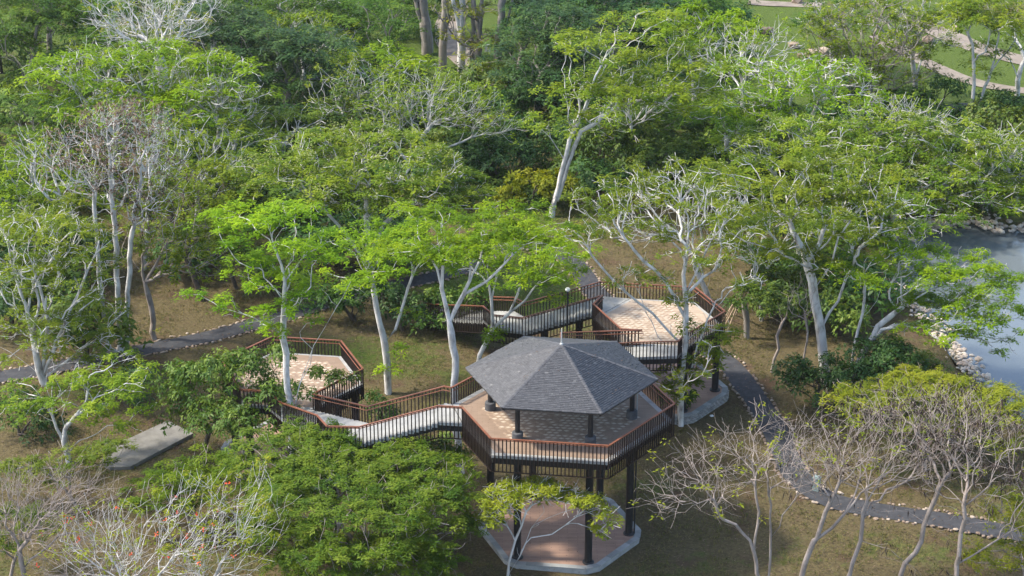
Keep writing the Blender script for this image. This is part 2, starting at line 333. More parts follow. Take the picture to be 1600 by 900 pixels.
# the edging stands as two things per path, one each side
for nm, pts, w, labs in (('right', PATH_R, 1.65, ('rounded tan stones edging the asphalt path on its pond side', 'rounded tan stones edging the asphalt path on its pavilion side')),
                         ('left', PATH_L, 1.7, ('rough stones along the far edge of the asphalt path at left', 'rough stones along the near edge of the asphalt path at left'))):
    Lf, Rt = ribbon('asphalt_path', pts, w, M['asphalt'], z=.012 if nm == 'right' else .008)
    C = catmull(pts, .6)
    for side, (line, lab) in enumerate(zip((Lf, Rt), labs)):
        base = line[len(line) // 2]; e = empty('stone_edging', (base[0], base[1], 0), lab, 'edging')
        off = C + (line - C) * 1.14
        lay_stones(e, off, .25, .07, rnd, skip=lambda p: (abs(p[0]) > .27 * (p[1] + 15) + 6))
ribbon('sandy_path', G([(716, -30), (710, 10), (702, 45), (706, 70), (728, 92), (750, 118), (775, 140)]), 3.0, M['dirt_path'], .006)
ribbon('sandy_path', G([(1370, 55), (1420, 84), (1465, 106), (1510, 124), (1560, 136), (1640, 146)]), 1.9, M['dirt_path'], .006)
ribbon('sandy_path', G([(1420, 30), (1470, 50), (1530, 75), (1590, 92), (1660, 105)]), 3.0, M['dirt_path'], .010)
ribbon('sandy_path', G([(1165, 3), (1215, 6), (1285, 8)]), 2.0, M['dirt_path'], .014)
ribbon('asphalt_path', G([(470, 118), (520, 121), (570, 116)]), 2.0, M['asphalt'], .006)
ribbon('asphalt_path', G([(1470, 170), (1520, 166), (1570, 170)]), 2.0, M['asphalt'], .006)
# raised concrete footway at lower left
slab = G([(262, 661), (302, 681), (204, 733), (172, 734), (160, 727), (166, 690), (183, 698)])
mb = MB(); mb.prism(slab, -.3, .18); tag(mb.build('concrete_footway', M['concrete_old']), kind='structure')

# rock banks of the pond
M['palestone'] = mat_tint('pale_bank_stone', [(0, (.26, .20, .155)), (.4, (.38, .315, .255)), (.75, (.48, .42, .35)), (1, (.56, .51, .45))], nscale=7, namt=.2, rough=.9)
PALE = [stone_mesh(200 + i, M['palestone']) for i in range(8)]
def rock_bank(px, n, spread, size, label, seed):
    r = random.Random(seed); line = np.array(G(px)); d = np.r_[0, np.cumsum(np.linalg.norm(np.diff(line, axis=0), axis=1))]
    e = empty('stone_bank', (*line[len(line) // 2], 0), label, 'stone bank')
    for i in range(n):
        s = r.uniform(0, d[-1]); x = np.interp(s, d, line[:, 0]) + r.gauss(0, spread); y = np.interp(s, d, line[:, 1]) + r.gauss(0, spread)
        o = bpy.data.objects.new('stone', r.choice(PALE)); link(o, e); sz = size * r.uniform(.55, 1.5)
        o.location = (x - e.location.x, y - e.location.y, r.uniform(-.1, .12)); o.scale = (sz, sz * r.uniform(.7, 1.1), sz * r.uniform(.6, .9)); o.rotation_euler = (r.uniform(-.4, .4), r.uniform(-.4, .4), r.uniform(0, 6.3))
rock_bank([(1400, 448), (1440, 488), (1482, 533), (1524, 584), (1560, 612)], 300, .42, .38, 'bank of pale rubble stones along the near edge of the pond', 1)
rock_bank([(1395, 375), (1425, 352), (1500, 345), (1560, 350), (1620, 357)], 220, .7, .45, 'bank of pale rubble stones along the far edge of the pond', 2)
rock_bank([(1330, 290), (1400, 296), (1480, 300), (1560, 318)], 120, .8, .45, 'broken row of pale stones under the canopies beyond the pond', 4)
for i, (x, y, s, lab) in enumerate([(1195, 52, 1.5, 'tan boulder beside the grey trunk near the top lawn'), (1268, 88, 1.7, 'largest tan boulder of the cluster above the right woodland'), (1240, 74, 1.1, 'tan boulder left of the cluster above the right woodland'),
                                    (1288, 82, 1.2, 'pale boulder at the right end of the cluster'), (1252, 90, 1.0, 'small pale boulder in front of the cluster'), (1450, 66, 1.3, 'pale boulder on the edge of the wide sandy path'),
                                    (1494, 48, 1.0, 'small brown boulder on the far side of the sandy path'), (1245, 4, 1.2, 'pale boulder at the very top by the dirt path'), (1300, 283, 1.6, 'pale square boulder among the canopies left of the pond')]):
    p = at_z(x, y); o = tag(link(bpy.data.objects.new('boulder', stone_mesh(50 + i, M['stone'], .8, 'boulder'))), lab, 'boulder', 'boulders in the park')
    o.location = (p[0], p[1], s * .2); o.scale = (s * 1.2, s, s); o.rotation_euler = (0, 0, i * 1.3)
for x, y, s, lab in [(1085, 654, .55, 'flat white stone lying on the grass right of the pavilion'), (1068, 659, .35, 'small white stone left of the flat one on the grass'), (1112, 651, .3, 'smallest white stone on the grass by the right terrace'), (440, 668, .4, 'white stone')][:3]:
    p = at_z(x, y); o = tag(link(bpy.data.objects.new('stone', stone_mesh(80 + int(s * 100), M['white'], .4))), lab, 'stone', 'stones on the grass')
    o.location = (p[0], p[1], .06); o.scale = (s, s, s * .8)

# ================================================================== PAVILION AND DECKS
def hexp(c, R, rot): return [(c[0] + R * math.cos(math.radians(rot + 60 * k)), c[1] + R * math.sin(math.radians(rot + 60 * k))) for k in range(6)]
AC, BC, CC = (2.641, 96.485), (9.19, 114.04), (-12.92, 105.73)
ZA, ZB, ZC, ZL1, ZL2 = 7.43, 5.0, 5.0, 6.0, 3.2
ROTA, ROTB = -7.6, -8.0
def lerp(a, b, t): return tuple(a[i] + (b[i] - a[i]) * t for i in range(len(a)))

BAL_MESH = {}
def baluster_mesh(h):
    k = round(h, 2)
    if k not in BAL_MESH:
        mb = MB(); mb.box((0, 0, k / 2), (.058, .058, k)); BAL_MESH[k] = mb.mesh('baluster', M['baluster'])
    return BAL_MESH[k]
def railing(parent, pts, inward=None, spacing=.205, top=1.0, low=-.92, name='railing'):
    """pts: floor-level points (x,y,z). Top handrail, inner grab rail, bottom rail; each baluster a piece of its own."""
    mb = MB()
    for a, b in zip(pts[:-1], pts[1:]):
        d = Vector(b) - Vector(a); h = Vector((d.x, d.y, 0)); h.normalize(); e = .02 * h
        mb.beam(Vector(a) - e + Vector((0, 0, top)), Vector(b) + e + Vector((0, 0, top)), .10, .055)
    top_o = mb.build(name, M['rail'], parent)
    if inward is not None:
        mb2 = MB(); q = []
        for p in pts:
            v = Vector((inward[0] - p[0], inward[1] - p[1], 0)).normalized() * .14 if len(inward) == 2 else Vector(inward)
            q.append(Vector(p) + v + Vector((0, 0, top - .16)))
        mb2.tube(q, .028, 6); mb2.build('grab_rail', M['rail'], top_o)
    mb3 = MB()
    for a, b in zip(pts[:-1], pts[1:]): mb3.beam((a[0], a[1], a[2] + low), (b[0], b[1], b[2] + low), .06, .05)
    mb3.build('bottom_rail', M['baluster'], top_o)
    me = baluster_mesh(top - low - .03)
    for a, b in zip(pts[:-1], pts[1:]):
        n = max(1, round(math.dist(a[:2], b[:2]) / spacing))
        for i in range(n):
            p = lerp(a, b, i / n); o = bpy.data.objects.new('baluster', me); link(o, top_o); o.location = (p[0], p[1], p[2] + low)
            o.rotation_euler[2] = math.atan2(b[1] - a[1], b[0] - a[0])
    return top_o
def tumbling_tiles(c, R, rot, z, edge, parent, seed):
    """inlaid floor of small diamond tiles, three shades, too small to tell apart singly"""
    r = np.random.default_rng(seed); hexa = hexp(c, R, rot); V = []; F = []; T = []
    h = edge * math.sqrt(3) / 2; ca, sa = math.cos(math.radians(rot)), math.sin(math.radians(rot))
    n = int(R / edge) + 3
    d = [np.array([edge * math.cos(math.radians(a)), edge * math.sin(math.radians(a))]) for a in (30, 90, 150, 210, 270, 330)]
    for i in range(-n, n + 1):
        for j in range(-n, n + 1):
            p = np.array([(j + (i % 2) / 2) * 2 * h, i * 1.5 * edge])
            for k, (a, b_, t) in enumerate(((0, 2, .74), (2, 4, .49), (4, 0, .38))):   # three rhombi round one corner
                quad = [p, p + d[a], p + d[a] + d[b_], p + d[b_]]
                cen = sum(quad) / 4; w = np.array([c[0] + cen[0] * ca - cen[1] * sa, c[1] + cen[0] * sa + cen[1] * ca])
                if not inside(hexa, np.array([w[0]]), np.array([w[1]]))[0]: continue
                zz = z + r.uniform(-.0025, .0025) + .006; o = len(V)
                for q in quad:
                    q = cen + (q - cen) * .95; V.append((c[0] + q[0] * ca - q[1] * sa, c[1] + q[0] * sa + q[1] * ca, zz))
                F.append((o, o + 1, o + 2, o + 3)); T.append(t + r.uniform(-.025, .025))
    o = bpy.data.objects.new('inlaid_tiles', mesh_np('inlaid_tiles', V, F, M['tiles'], T)); link(o, parent); return tag(o, kind='stuff')
def deck(parent, poly, c, z, R, rot, name='deck', rb=.72, floor='border'):
    """concrete slab with grey edge strip, brown floor, inlaid hexagon, steel edge beam and joists"""
    mb = MB(); mb.prism(poly, z - .16, z); d = mb.build(name, M['concrete'], parent)
    inner = [lerp(p, c, .055) for p in poly]
    mb = MB(); mb.prism(inner, z - .02, z + .005); mb.build('floor', M[floor], d)
    tumbling_tiles(c, R * rb, rot, z, .20, d, 7)
    mb = MB(); bm_ = [lerp(p, c, .035) for p in poly]
    for i in range(len(poly)):
        a, b = bm_[i], bm_[(i + 1) % len(poly)]; mb.beam((*a, z - .36), (*b, z - .36), .12, .40)
    mid = [lerp(p, c, .38) for p in hexp(c, R, rot)]
    for i in range(6):
        a, b = mid[i], mid[(i + 1) % 6]; mb.beam((*a, z - .35), (*b, z - .35), .14, .36)
        mb.beam((*hexp(c, R * .94, rot)[i], z - .34), (*c, z - .34), .14, .34)
    mb.build('edge_beam', M['steel'], d); return d
def columns(parent, c, R, rot, z0, z1, r, which=range(6)):
    out = []
    for k in which:
        p = hexp(c, R, rot)[k]; mb = MB()
        mb.lathe(p, [(r * 1.55, z0), (r * 1.55, z0 + .05), (r * 1.35, z0 + .09), (r, z0 + .12), (r, z1)], 20)
        out.append(mb.build('column', M['steel'], parent))
    return out

# ---- pavilion
pav = empty('pavilion', (AC[0], AC[1], 0), 'two-storey hexagonal pavilion with grey shingled roof on black steel columns', 'pavilion')
def under(parent, objs_before):
    """children were built in world space: keep them there"""
    pass
pav.location = (0, 0, 0)
A = hexp(AC, 6.12, ROTA)
A_near, A_far = (-2.66, 95.26), (-3.30, 97.62)
A_b0, A_b1 = lerp(A[1], A[2], .20), lerp(A[1], A[2], .60)
shr = lambda p, c, d: tuple(np.array(p) + (np.array(c) - np.array(p)) / np.linalg.norm(np.array(c) - np.array(p)) * d)
Adeck = [shr(p, AC, .07) for p in (A[0], A[1], A[2], A_far, A_near, A[4], A[5])]
deck(pav, Adeck, AC, ZA, 6.12, ROTA, rb=.70)
Z3 = lambda pts, z: [(p[0], p[1], z) for p in pts]
railing(pav, Z3([A_near, A[4], A[5], A[0], A[1], A_b0], ZA), inward=AC)
railing(pav, Z3([A_b1, A[2], A_far], ZA), inward=AC)
cols = columns(pav, AC, 3.85, ROTA, .26, ZA - .3, .205)
for k, o in enumerate(cols):
    p = hexp(AC, 3.85, ROTA)[k]; mb = MB(); mb.lathe(p, [(.30, ZA), (.30, ZA + .42), (.27, ZA + .46)], 18); mb.build('plinth', M['plinth'], o)
    mb = MB(); mb.cyl(p, .14, .13, ZA + .46, 10.15, 16); mb.build('upper_column', M['steel'], o)
# knee braces below the deck
for k in range(6):
    p = hexp(AC, 3.85, ROTA)[k]; q = hexp(AC, 5.3, ROTA)[k]; mb = MB(); mb.beam((*p, ZA - 1.3), (*q, ZA - .5), .09, .12); mb.build('brace', M['steel'], pav)
# drain pipe at the right-hand column
p = hexp(AC, 4.15, ROTA)[0]; mb = MB(); mb.tube([(p[0], p[1], .3), (p[0], p[1], ZA - .4)], .045, 8); mb.build('drain_pipe', M['steel'], pav)
p = hexp(AC, 4.02, ROTA)[0]; mb = MB(); mb.tube([(p[0] + .1, p[1] + .1, ZA + .02), (p[0] + .1, p[1] + .1, 9.6)], .04, 8); mb.build('drain_pipe', M['concrete'], pav)
# ---- roof
ZE, ZP, RE = 9.823, 11.55, 5.18
E6 = hexp(AC, RE, ROTA); apex = (AC[0], AC[1])
mb = MB()
topv = [(*p, ZE) for p in E6] + [(*apex, ZP)]; botv = [(*p, ZE - .10) for p in E6] + [(*apex, ZP - .16)]
mb.add(topv + botv, [(i, (i + 1) % 6, 6) for i in range(6)] + [((i + 1) % 6 + 7, i + 7, 13) for i in range(6)] + [(i + 7, (i + 1) % 6 + 7, (i + 1) % 6, i) for i in range(6)])
roof = mb.build('roof', M['under'], pav)
mb = MB()
for k in range(6):
    mb.beam((*lerp(E6[k], apex, .03), ZE - .14), (*lerp(E6[k], apex, .97), ZP - .25), .10, .16)
    a, b = hexp(AC, 3.85, ROTA)[k], hexp(AC, 3.85, ROTA)[(k + 1) % 6]; mb.beam((*a, 10.05), (*b, 10.05), .12, .2)
mb.build('rafters', M['steel'], roof)
r = np.random.default_rng(21); V = []; F = []; T = []
for k in range(6):
    a = np.array([*E6[k], ZE]); b_ = np.array([*E6[(k + 1) % 6], ZE]); ap = np.array([*apex, ZP]); mid = (a + b_) / 2
    up = ap - mid; SL = np.linalg.norm(up); up /= SL; al = (b_ - a); W = np.linalg.norm(al); al /= W; nrm = np.cross(al, up)
    rows = int(SL / .125); facet = r.uniform(-.03, .03)
    for i in range(rows):
        s0, s1 = i * .125 - .03, min((i + 1) * .125 + .03, SL); hw0 = W / 2 * (1 - max(s0, 0) / SL) + .02; hw1 = W / 2 * (1 - s1 / SL) + .02
        x = -hw0 - r.uniform(0, .2); rowt = r.uniform(-.05, .05)
        while x < hw0:
            w = r.uniform(.12, .22); x0, x1 = max(x, -hw0), min(x + w - .008, hw0); x += w
            if x1 - x0 < .02: continue
            u0, u1 = np.clip([x0, x1], -hw1, hw1); js = r.uniform(-.018, .018); th = r.uniform(.026, .048)
            P = [mid + al * x0 + up * (s0 + js) + nrm * th, mid + al * x1 + up * (s0 + js) + nrm * (th + r.uniform(-.004, .004)), mid + al * u1 + up * s1 + nrm * .006, mid + al * u0 + up * s1 + nrm * .006,
                 mid + al * x0 + up * (s0 + js) - nrm * .004, mid + al * x1 + up * (s0 + js) - nrm * .004]
            o = len(V); V += P; F += [(o, o + 1, o + 2, o + 3), (o + 4, o + 5, o + 1, o)]; t = np.clip(r.normal(.48, .085) + rowt + facet + (.30 if r.random() < .012 else 0), 0, 1); T += [t, t]
o = bpy.data.objects.new('shingles', mesh_np('shingles', V, F, M['shingle'], T)); link(o, roof); tag(o, kind='stuff')
V = []; F = []; T = []
for k in range(6):                     # hip caps
    a = np.array([*E6[k], ZE + .03]); ap = np.array([*apex, ZP + .03]); d = ap - a; LN = np.linalg.norm(d); d /= LN; sd = np.cross(d, (0, 0, 1)); sd /= np.linalg.norm(sd); n_ = np.cross(sd, d)
    for i in range(int(LN / .2)):
        p0 = a + d * i * .2; p1 = a + d * (i * .2 + .23); t = np.clip(r.normal(.47, .09), 0, 1); o = len(V)
        V += [p0 - sd * .10 - n_ * .025 + n_ * .014, p0 + n_ * .034, p0 + sd * .10 - n_ * .025 + n_ * .014, p1 - sd * .10 - n_ * .025, p1 + n_ * .016, p1 + sd * .10 - n_ * .025]
        F += [(o, o + 1, o + 4, o + 3), (o + 1, o + 2, o + 5, o + 4)]; T += [t, t]
o = bpy.data.objects.new('hip_caps', mesh_np('hip_caps', V, F, M['shingle'], T)); link(o, roof); tag(o, kind='stuff')
mb = MB(); mb.lathe(apex, [(.11, ZP - .02), (.09, ZP + .06), (.04, ZP + .09), (.032, ZP + .90), (.01, ZP + .94)], 10); mb.build('finial_rod', M['dull'], roof)

# ---- paved terraces on the ground
KERB = []
for i in range(5):
    mb = MB(); w = .47; mb.prism([(-w / 2, -.17), (w / 2, -.17), (w / 2, .17), (-w / 2, .17)], 0, .05); me = mb.mesh('kerb_stone', M['kerb'])
    me.attributes.new('tint', 'FLOAT', 'FACE').data.foreach_set('value', np.full(6, .2 + .15 * i, dtype=np.float32)); KERB.append(me)
WALLS = [stone_mesh(120 + i, M['wallstone'], .8, 'wall_stone') for i in range(6)]
def chamfer_hex(c, R, rot, cut):
    H = hexp(c, R, rot); out = []
    for i in range(6):
        out.append(lerp(H[i], H[i - 1], cut)); out.append(lerp(H[i], H[(i + 1) % 6], cut))
    return out
def terrace(c, R, rot, z, label, wall=False, seed=0):
    r = random.Random(seed); poly = chamfer_hex(c, R, rot, .10)
    mb = MB(); mb.prism([lerp(p, c, .012) for p in poly], -.3, z); t = mb.build('pavement', M['concrete'], label=label, kind='structure')
    mb = MB(); mb.prism([lerp(p, c, .085) for p in poly], z - .02, z + .006); mb.build('plank_paving', M['planks'], t)
    for a, b in zip(poly, poly[1:] + poly[:1]):
        L_ = math.dist(a, b); n = max(1, round(L_ / .48)); ang = math.atan2(b[1] - a[1], b[0] - a[0])
        for i in range(n):
            p = lerp(a, b, (i + .5) / n); p = shr(p, c, .17); o = bpy.data.objects.new('kerb_stone', r.choice(KERB)); link(o, t)
            o.location = (p[0], p[1], z + r.uniform(-.003, .008)); o.rotation_euler[2] = ang + r.uniform(-.01, .01); o.scale = (L_ / n / .47 * .985, 1, 1)
        if wall:
            for row in range(max(1, int(z / .16))):
                n = max(1, round(L_ / .34))
                for i in range(n):
                    p = lerp(a, b, min(.99, (i + .5 + .4 * (row % 2)) / n)); o = bpy.data.objects.new('wall_stone', r.choice(WALLS)); link(o, t)
                    o.location = (p[0], p[1], .08 + row * .17); o.scale = (.36, .2, .2); o.rotation_euler = (0, 0, ang)
    return t
terrace(AC, 4.75, ROTA, .26, None, False, 1)
terrace(BC, 4.75, ROTB, .52, None, True, 2)
terrace(CC, 4.75, ROTB, .30, None, False, 3)

# ---- the two open decks
def open_deck(c, z, R, label, rails, slab_z, colk):
    e = empty('lookout_deck', (0, 0, 0), label, 'deck')
    return e
B = hexp(BC, 4.12, ROTB); C6 = hexp(CC, 4.25, ROTB)
B_n0, B_f0 = (5.73, 116.02), (5.70, 118.20)
Bm2, Bm3 = lerp(B[2], B[3], .06), lerp(B[2], B[3], .72)
dB = empty('lookout_deck', (0, 0, 0), 'sunlit hexagonal deck with cream tiles behind the pavilion', 'deck')
deck(dB, [shr(p, BC, .06) for p in B], BC, ZB, 4.12, ROTB, rb=.76, floor='border_tan')
B_op0, B_op1 = lerp(B[4], B[5], .31), lerp(B[4], B[5], .97)
railing(dB, Z3([B_op1, B[5], B[0], B[1], B[2], (5.7, 118.2)], ZB), inward=BC)
railing(dB, Z3([(5.73, 116.02), B[3], B[4], B_op0], ZB), inward=BC)
columns(dB, BC, 3.7, ROTB, .52, ZB - .3, .22)
mb = MB(); mb.prism([B[3], lerp(B[3], B[2], .98), (5.7, 118.2), (5.73, 116.02)][::-1], ZB - .18, ZB - .003); mb.build('landing', M['concrete'], dB)
dC = empty('lookout_deck', (0, 0, 0), 'lower hexagonal deck at left half hidden by a leafy mango tree', 'deck')
deck(dC, [shr(p, CC, .06) for p in C6], CC, ZC, 4.25, ROTB, rb=.74)
C_nm = (-13.0, 100.67); C_ed = lerp(C6[5], C6[4], .62)
railing(dC, Z3([C6[5], C6[0], C6[1], C6[2], C6[3], C6[4], C_ed, C_nm], ZC), inward=CC)
columns(dC, CC, 3.7, ROTB, .30, ZC - .3, .22)
mb = MB(); mb.prism([C6[5], C_ed, C_nm], ZC - .2, ZC - .004); mb.build('landing', M['concrete'], dC)

# ---- stairways
def flight(parent, a0, a1, b0, b1, z0, z1, tread=.34):
    """steps from edge a0-a1 at z0 to edge b0-b1 at z1"""
    L_ = (math.dist(a0, b0) + math.dist(a1, b1)) / 2; n = max(2, round(L_ / tread)); rise = (z1 - z0) / n
    for i in range(n):
        t0, t1 = i / n, (i + 1) / n; z = z0 + rise * (i + (1 if z1 < z0 else 0)) if z1 < z0 else z0 + rise * (i + 1)
        q = [lerp(a0, b0, t0), lerp(a0, b0, t1), lerp(a1, b1, t1), lerp(a1, b1, t0)]
        mb = MB(); mb.prism(q, z - abs(rise) - .10, z - .004 * (i % 2)); mb.build('step', M['concrete'], parent)
    for p, q in ((a0, b0), (a1, b1)):
        mb = MB(); w = lerp(p, (a0 if p == a1 else a1), .03); v = lerp(q, (b0 if q == b1 else b1), .03); mb.beam((*w, z0 - .30), (*v, z1 - .30), .10, .34); mb.build('stringer', M['steel'], parent)
def platform(parent, poly, z):
    mb = MB(); mb.prism(poly, z - .16, z - .002); mb.build('landing', M['concrete'], parent)
    mb = MB(); c = tuple(np.mean(poly, 0)); q = [lerp(p, c, .06) for p in poly]
    for a, b in zip(q, q[1:] + q[:1]): mb.beam((*a, z - .33), (*b, z - .33), .10, .32)
    mb.build('edge_beam', M['steel'], parent)
def post(parent, p, z0, z1, r=.14):
    mb = MB(); mb.lathe(p, [(r * 1.5, z0), (r * 1.5, z0 + .06), (r, z0 + .08), (r, z1)], 14); mb.build('column', M['steel'], parent)
# pavilion -> left deck
sC = empty('stairway', (0, 0, 0), 'grey concrete stairway with rust brown handrails from pavilion to left deck', 'stairway')
n0, f0, n1, f1 = (-3.97, 95.42), (-3.70, 97.80), (-8.24, 95.74), (-7.95, 98.17)
n2, f2 = (-9.97, 95.81), (-8.61, 98.52); n3 = (-10.64, 97.15); fC = C6[5]
platform(sC, [A_near, A_far, f0, n0], ZA - .004); flight(sC, n0, f0, n1, f1, ZA, ZL1); platform(sC, [n1, f1, f2, n3, n2], ZL1)
flight(sC, n3, f2, C_nm, fC, ZL1, ZC)
railing(sC, [(*A_near, ZA), (*n0, ZA), (*n1, ZL1), (*n2, ZL1), (*n3, ZL1), (*C_nm, ZC)], inward=(.03, .14, 0))
railing(sC, [(*A_far, ZA), (*f0, ZA), (*f1, ZL1), (*f2, ZL1), (*fC, ZC)], inward=(-.05, -.14, 0))
for p, zt in ((lerp(lerp(n1, f1, .18), n0, .42), 6.2), (lerp(lerp(n1, f1, .82), f0, .42), 6.2), (lerp(n2, f2, .2), 5.7), (lerp(n2, f2, .75), 5.7)): post(sC, p, 0, zt)
# pavilion -> rear deck
sB = empty('stairway', (0, 0, 0), 'stairway linking the pavilion to the sunlit rear deck behind the roof', 'stairway')
l0, l1, l2, l3 = (A_b1[0], 104.9), (A_b0[0], 104.9), (4.95, 105.9), (2.9, 107.6)
b_l, b_r = (5.34, 110.41), (7.27, 108.82); ZM = 6.2
flight(sB, A_b1, A_b0, l0, l1, ZA, ZM); platform(sB, [l0, l1, l2, l3], ZM); flight(sB, l3, l2, b_l, b_r, ZM, ZB)
platform(sB, [b_l, b_r, (10.02, 109.01), B_op1, B_op0], ZB)
railing(sB, [(*A_b1, ZA), (*l0, ZM), (*l3, ZM), (*b_l, ZB), (*B_op0, ZB)], inward=(.1, -.1, 0))
railing(sB, [(*A_b0, ZA), (*l1, ZM), (*l2, ZM), (*b_r, ZB), (10.02, 109.01, ZB), (*B_op1, ZB)], inward=(-.1, .1, 0))
post(sB, lerp(b_l, b_r, .2), 0, 4.8); post(sB, lerp(b_l, b_r, .8), 0, 4.8); post(sB, (3.6, 105.8), 0, 6.0)
# rear deck -> ground
sD = empty('stairway', (0, 0, 0), 'stairway descending left from the sunlit rear deck towards the bushes', 'stairway')
g_n1, g_f1, g_n2, g_f2 = (.66, 116.52), (.82, 118.94), (-1.20, 116.98), (.15, 119.84); g_n3 = (-1.88, 118.42)
e_n, e_f = (-6.9, 125.95), (-4.87, 127.32)
flight(sD, B_n0, B_f0, g_n1, g_f1, ZB, ZL2); platform(sD, [g_n1, g_f1, g_f2, g_n3, g_n2], ZL2); flight(sD, g_n3, g_f2, e_n, e_f, ZL2, .1)
railing(sD, [(*B_n0, ZB), (*g_n1, ZL2), (*g_n2, ZL2), (*g_n3, ZL2), (*e_n, .1)], inward=(.03, .14, 0))
railing(sD, [(*B_f0, ZB), (*g_f1, ZL2), (*g_f2, ZL2), (*e_f, .1)], inward=(-.03, -.14, 0))
for t, zt in ((.28, 4.3), (.72, 3.4)):
    post(sD, lerp(lerp(B_n0, B_f0, .15), lerp(g_n1, g_f1, .15), t), 0, zt, .2); post(sD, lerp(lerp(B_n0, B_f0, .85), lerp(g_n1, g_f1, .85), t), 0, zt, .2)

# ---- small things
p = at_Y(887, 453, 115.0); e = empty('lamp_post', (p[0], p[1], 0), 'black lamp post with white globe beside the rear stairway', 'lamp post')
mb = MB(); mb.lathe((0, 0), [(.12, 0), (.12, .3), (.06, .36), (.055, p[2] - .18), (.10, p[2] - .14), (.10, p[2] - .1)], 12); mb.build('post', M['steel'], e)
import bmesh
bm = bmesh.new(); bmesh.ops.create_uvsphere(bm, u_segments=20, v_segments=12, radius=.165, matrix=Matrix.Translation((0, 0, p[2] + .03)) @ Matrix.Diagonal((1, 1, .82, 1)))
me = bpy.data.meshes.new('globe'); bm.to_mesh(me); bm.free(); me.materials.append(M['white']); link(bpy.data.objects.new('globe', me), e)
p = at_z(1275, 766); e = empty('litter_bin', (p[0], p[1], 0), 'small grey-green bin standing on the asphalt path edge', 'bin')
mb = MB(); mb.prism([(-.19, -.16), (.19, -.16), (.19, .16), (-.19, .16)], .02, .78); mb.build('body', M['grey_green'], e)
mb = MB(); mb.prism([(-.22, -.19), (.22, -.19), (.22, .19), (-.22, .19)], .78, .86); mb.prism([(-.15, -.13), (.15, -.13), (.15, .13), (-.15, .13)], .86, .93); mb.build('lid', M['grey_green'], e)
e.rotation_euler[2] = -.5
p = at_z(762, 92); mb = MB(); mb.beam((0, 0, 0), (0, 0, .9), .06, .06); e = empty('marker_sign', (p[0], p[1], 0), 'small white marker sign among the tall trunks at top', 'sign'); mb.build('post', M['steel'], e)
mb = MB(); mb.box((0, 0, 1.1), (.55, .05, .75)); mb.build('panel', M['white'], e)
rb_ = random.Random(8)
for i, (bx, by, tx, ty) in enumerate([(1133, 508, 1158, 470), (1137, 516, 1159, 470), (1136, 497, 1150, 474), (1150, 492, 1164, 468), (1162, 496, 1166, 470), (1128, 503, 1160, 462)]):
    b0 = at_z(bx, by, 0); t0 = at_Y(tx, ty - 10, at_z(1165, 520)[1] - .3); mb = MB(); mb.tube([b0, t0], [.05, .035], 7); e = mb.build('prop_pole', M['bamboo'])
    tag(e, ['bamboo prop second lowest at left of the young tree by the rear deck', 'lowest and longest bamboo prop left of the young tree', 'upper left bamboo prop of the young tree by the rear deck', 'short bamboo prop in the middle under the young tree', 'rightmost bamboo prop, close to the young trunk', 'bamboo prop leaning flattest towards the rear deck railing'][i], 'pole', 'bamboo poles propping one tree')
def rebase(root, base):
    base = Vector(base); root.location = base
    for ch in root.children: ch.location = ch.location - base
rebase(pav, (AC[0], AC[1], 0)); rebase(dB, (BC[0], BC[1], 0)); rebase(dC, (CC[0], CC[1], 0))
rebase(sC, (-6.5, 96.9, 0)); rebase(sB, (4.6, 106.5, 0)); rebase(sD, (1.5, 118, 0))

# ================================================================== TREES
def tube_mesh(name, P, par, rad, mat, k=5):
    """branch skeleton -> one mesh of tapering tubes. P nodes, par parent index, rad radius"""
    n = len(P); idx = np.arange(n)[par >= 0]; pa = par[idx]
    D = np.zeros((n, 3)); D[idx] = P[idx] - P[pa]; root = par < 0; D[root] = (0, 0, 1)
    ln = np.linalg.norm(D, axis=1); D /= np.maximum(ln, 1e-6)[:, None]
    # thickest child continues its parent
    best = np.full(n, -1); order = idx[np.argsort(rad[idx])]; best[par[order]] = order
    main = np.zeros(n, bool); main[idx] = best[pa] == idx
    T = D.copy(); hb = best >= 0; T[hb] = D[hb] + D[best[hb]]; T /= np.maximum(np.linalg.norm(T, axis=1), 1e-6)[:, None]
    Ts = np.where(main[:, None], T[par], D); rs = np.where(main, rad[par], np.minimum(rad[par], rad * 1.25))
    def ring(C, T_, R):
        ref = np.tile((1.0, .13, 0), (len(C), 1)); a = np.cross(T_, ref); a /= np.maximum(np.linalg.norm(a, axis=1), 1e-6)[:, None]; b_ = np.cross(T_, a)
        th = np.arange(k) * 2 * np.pi / k
        return C[:, None] + R[:, None, None] * (np.cos(th)[None, :, None] * a[:, None] + np.sin(th)[None, :, None] * b_[:, None])
    r0 = ring(P[pa], Ts[idx], rs[idx]); r1 = ring(P[idx], T[idx], rad[idx])
    V = np.concatenate([r0, r1], 1).reshape(-1, 3); m_ = len(idx); o = (np.arange(m_) * 2 * k)[:, None]; i = np.arange(k)[None]; j = (i + 1) % k
    F = np.stack([o + i, o + j, o + k + j, o + k + i], -1).reshape(-1, 4)
    return mesh_np(name, V, F, mat, smooth=True)

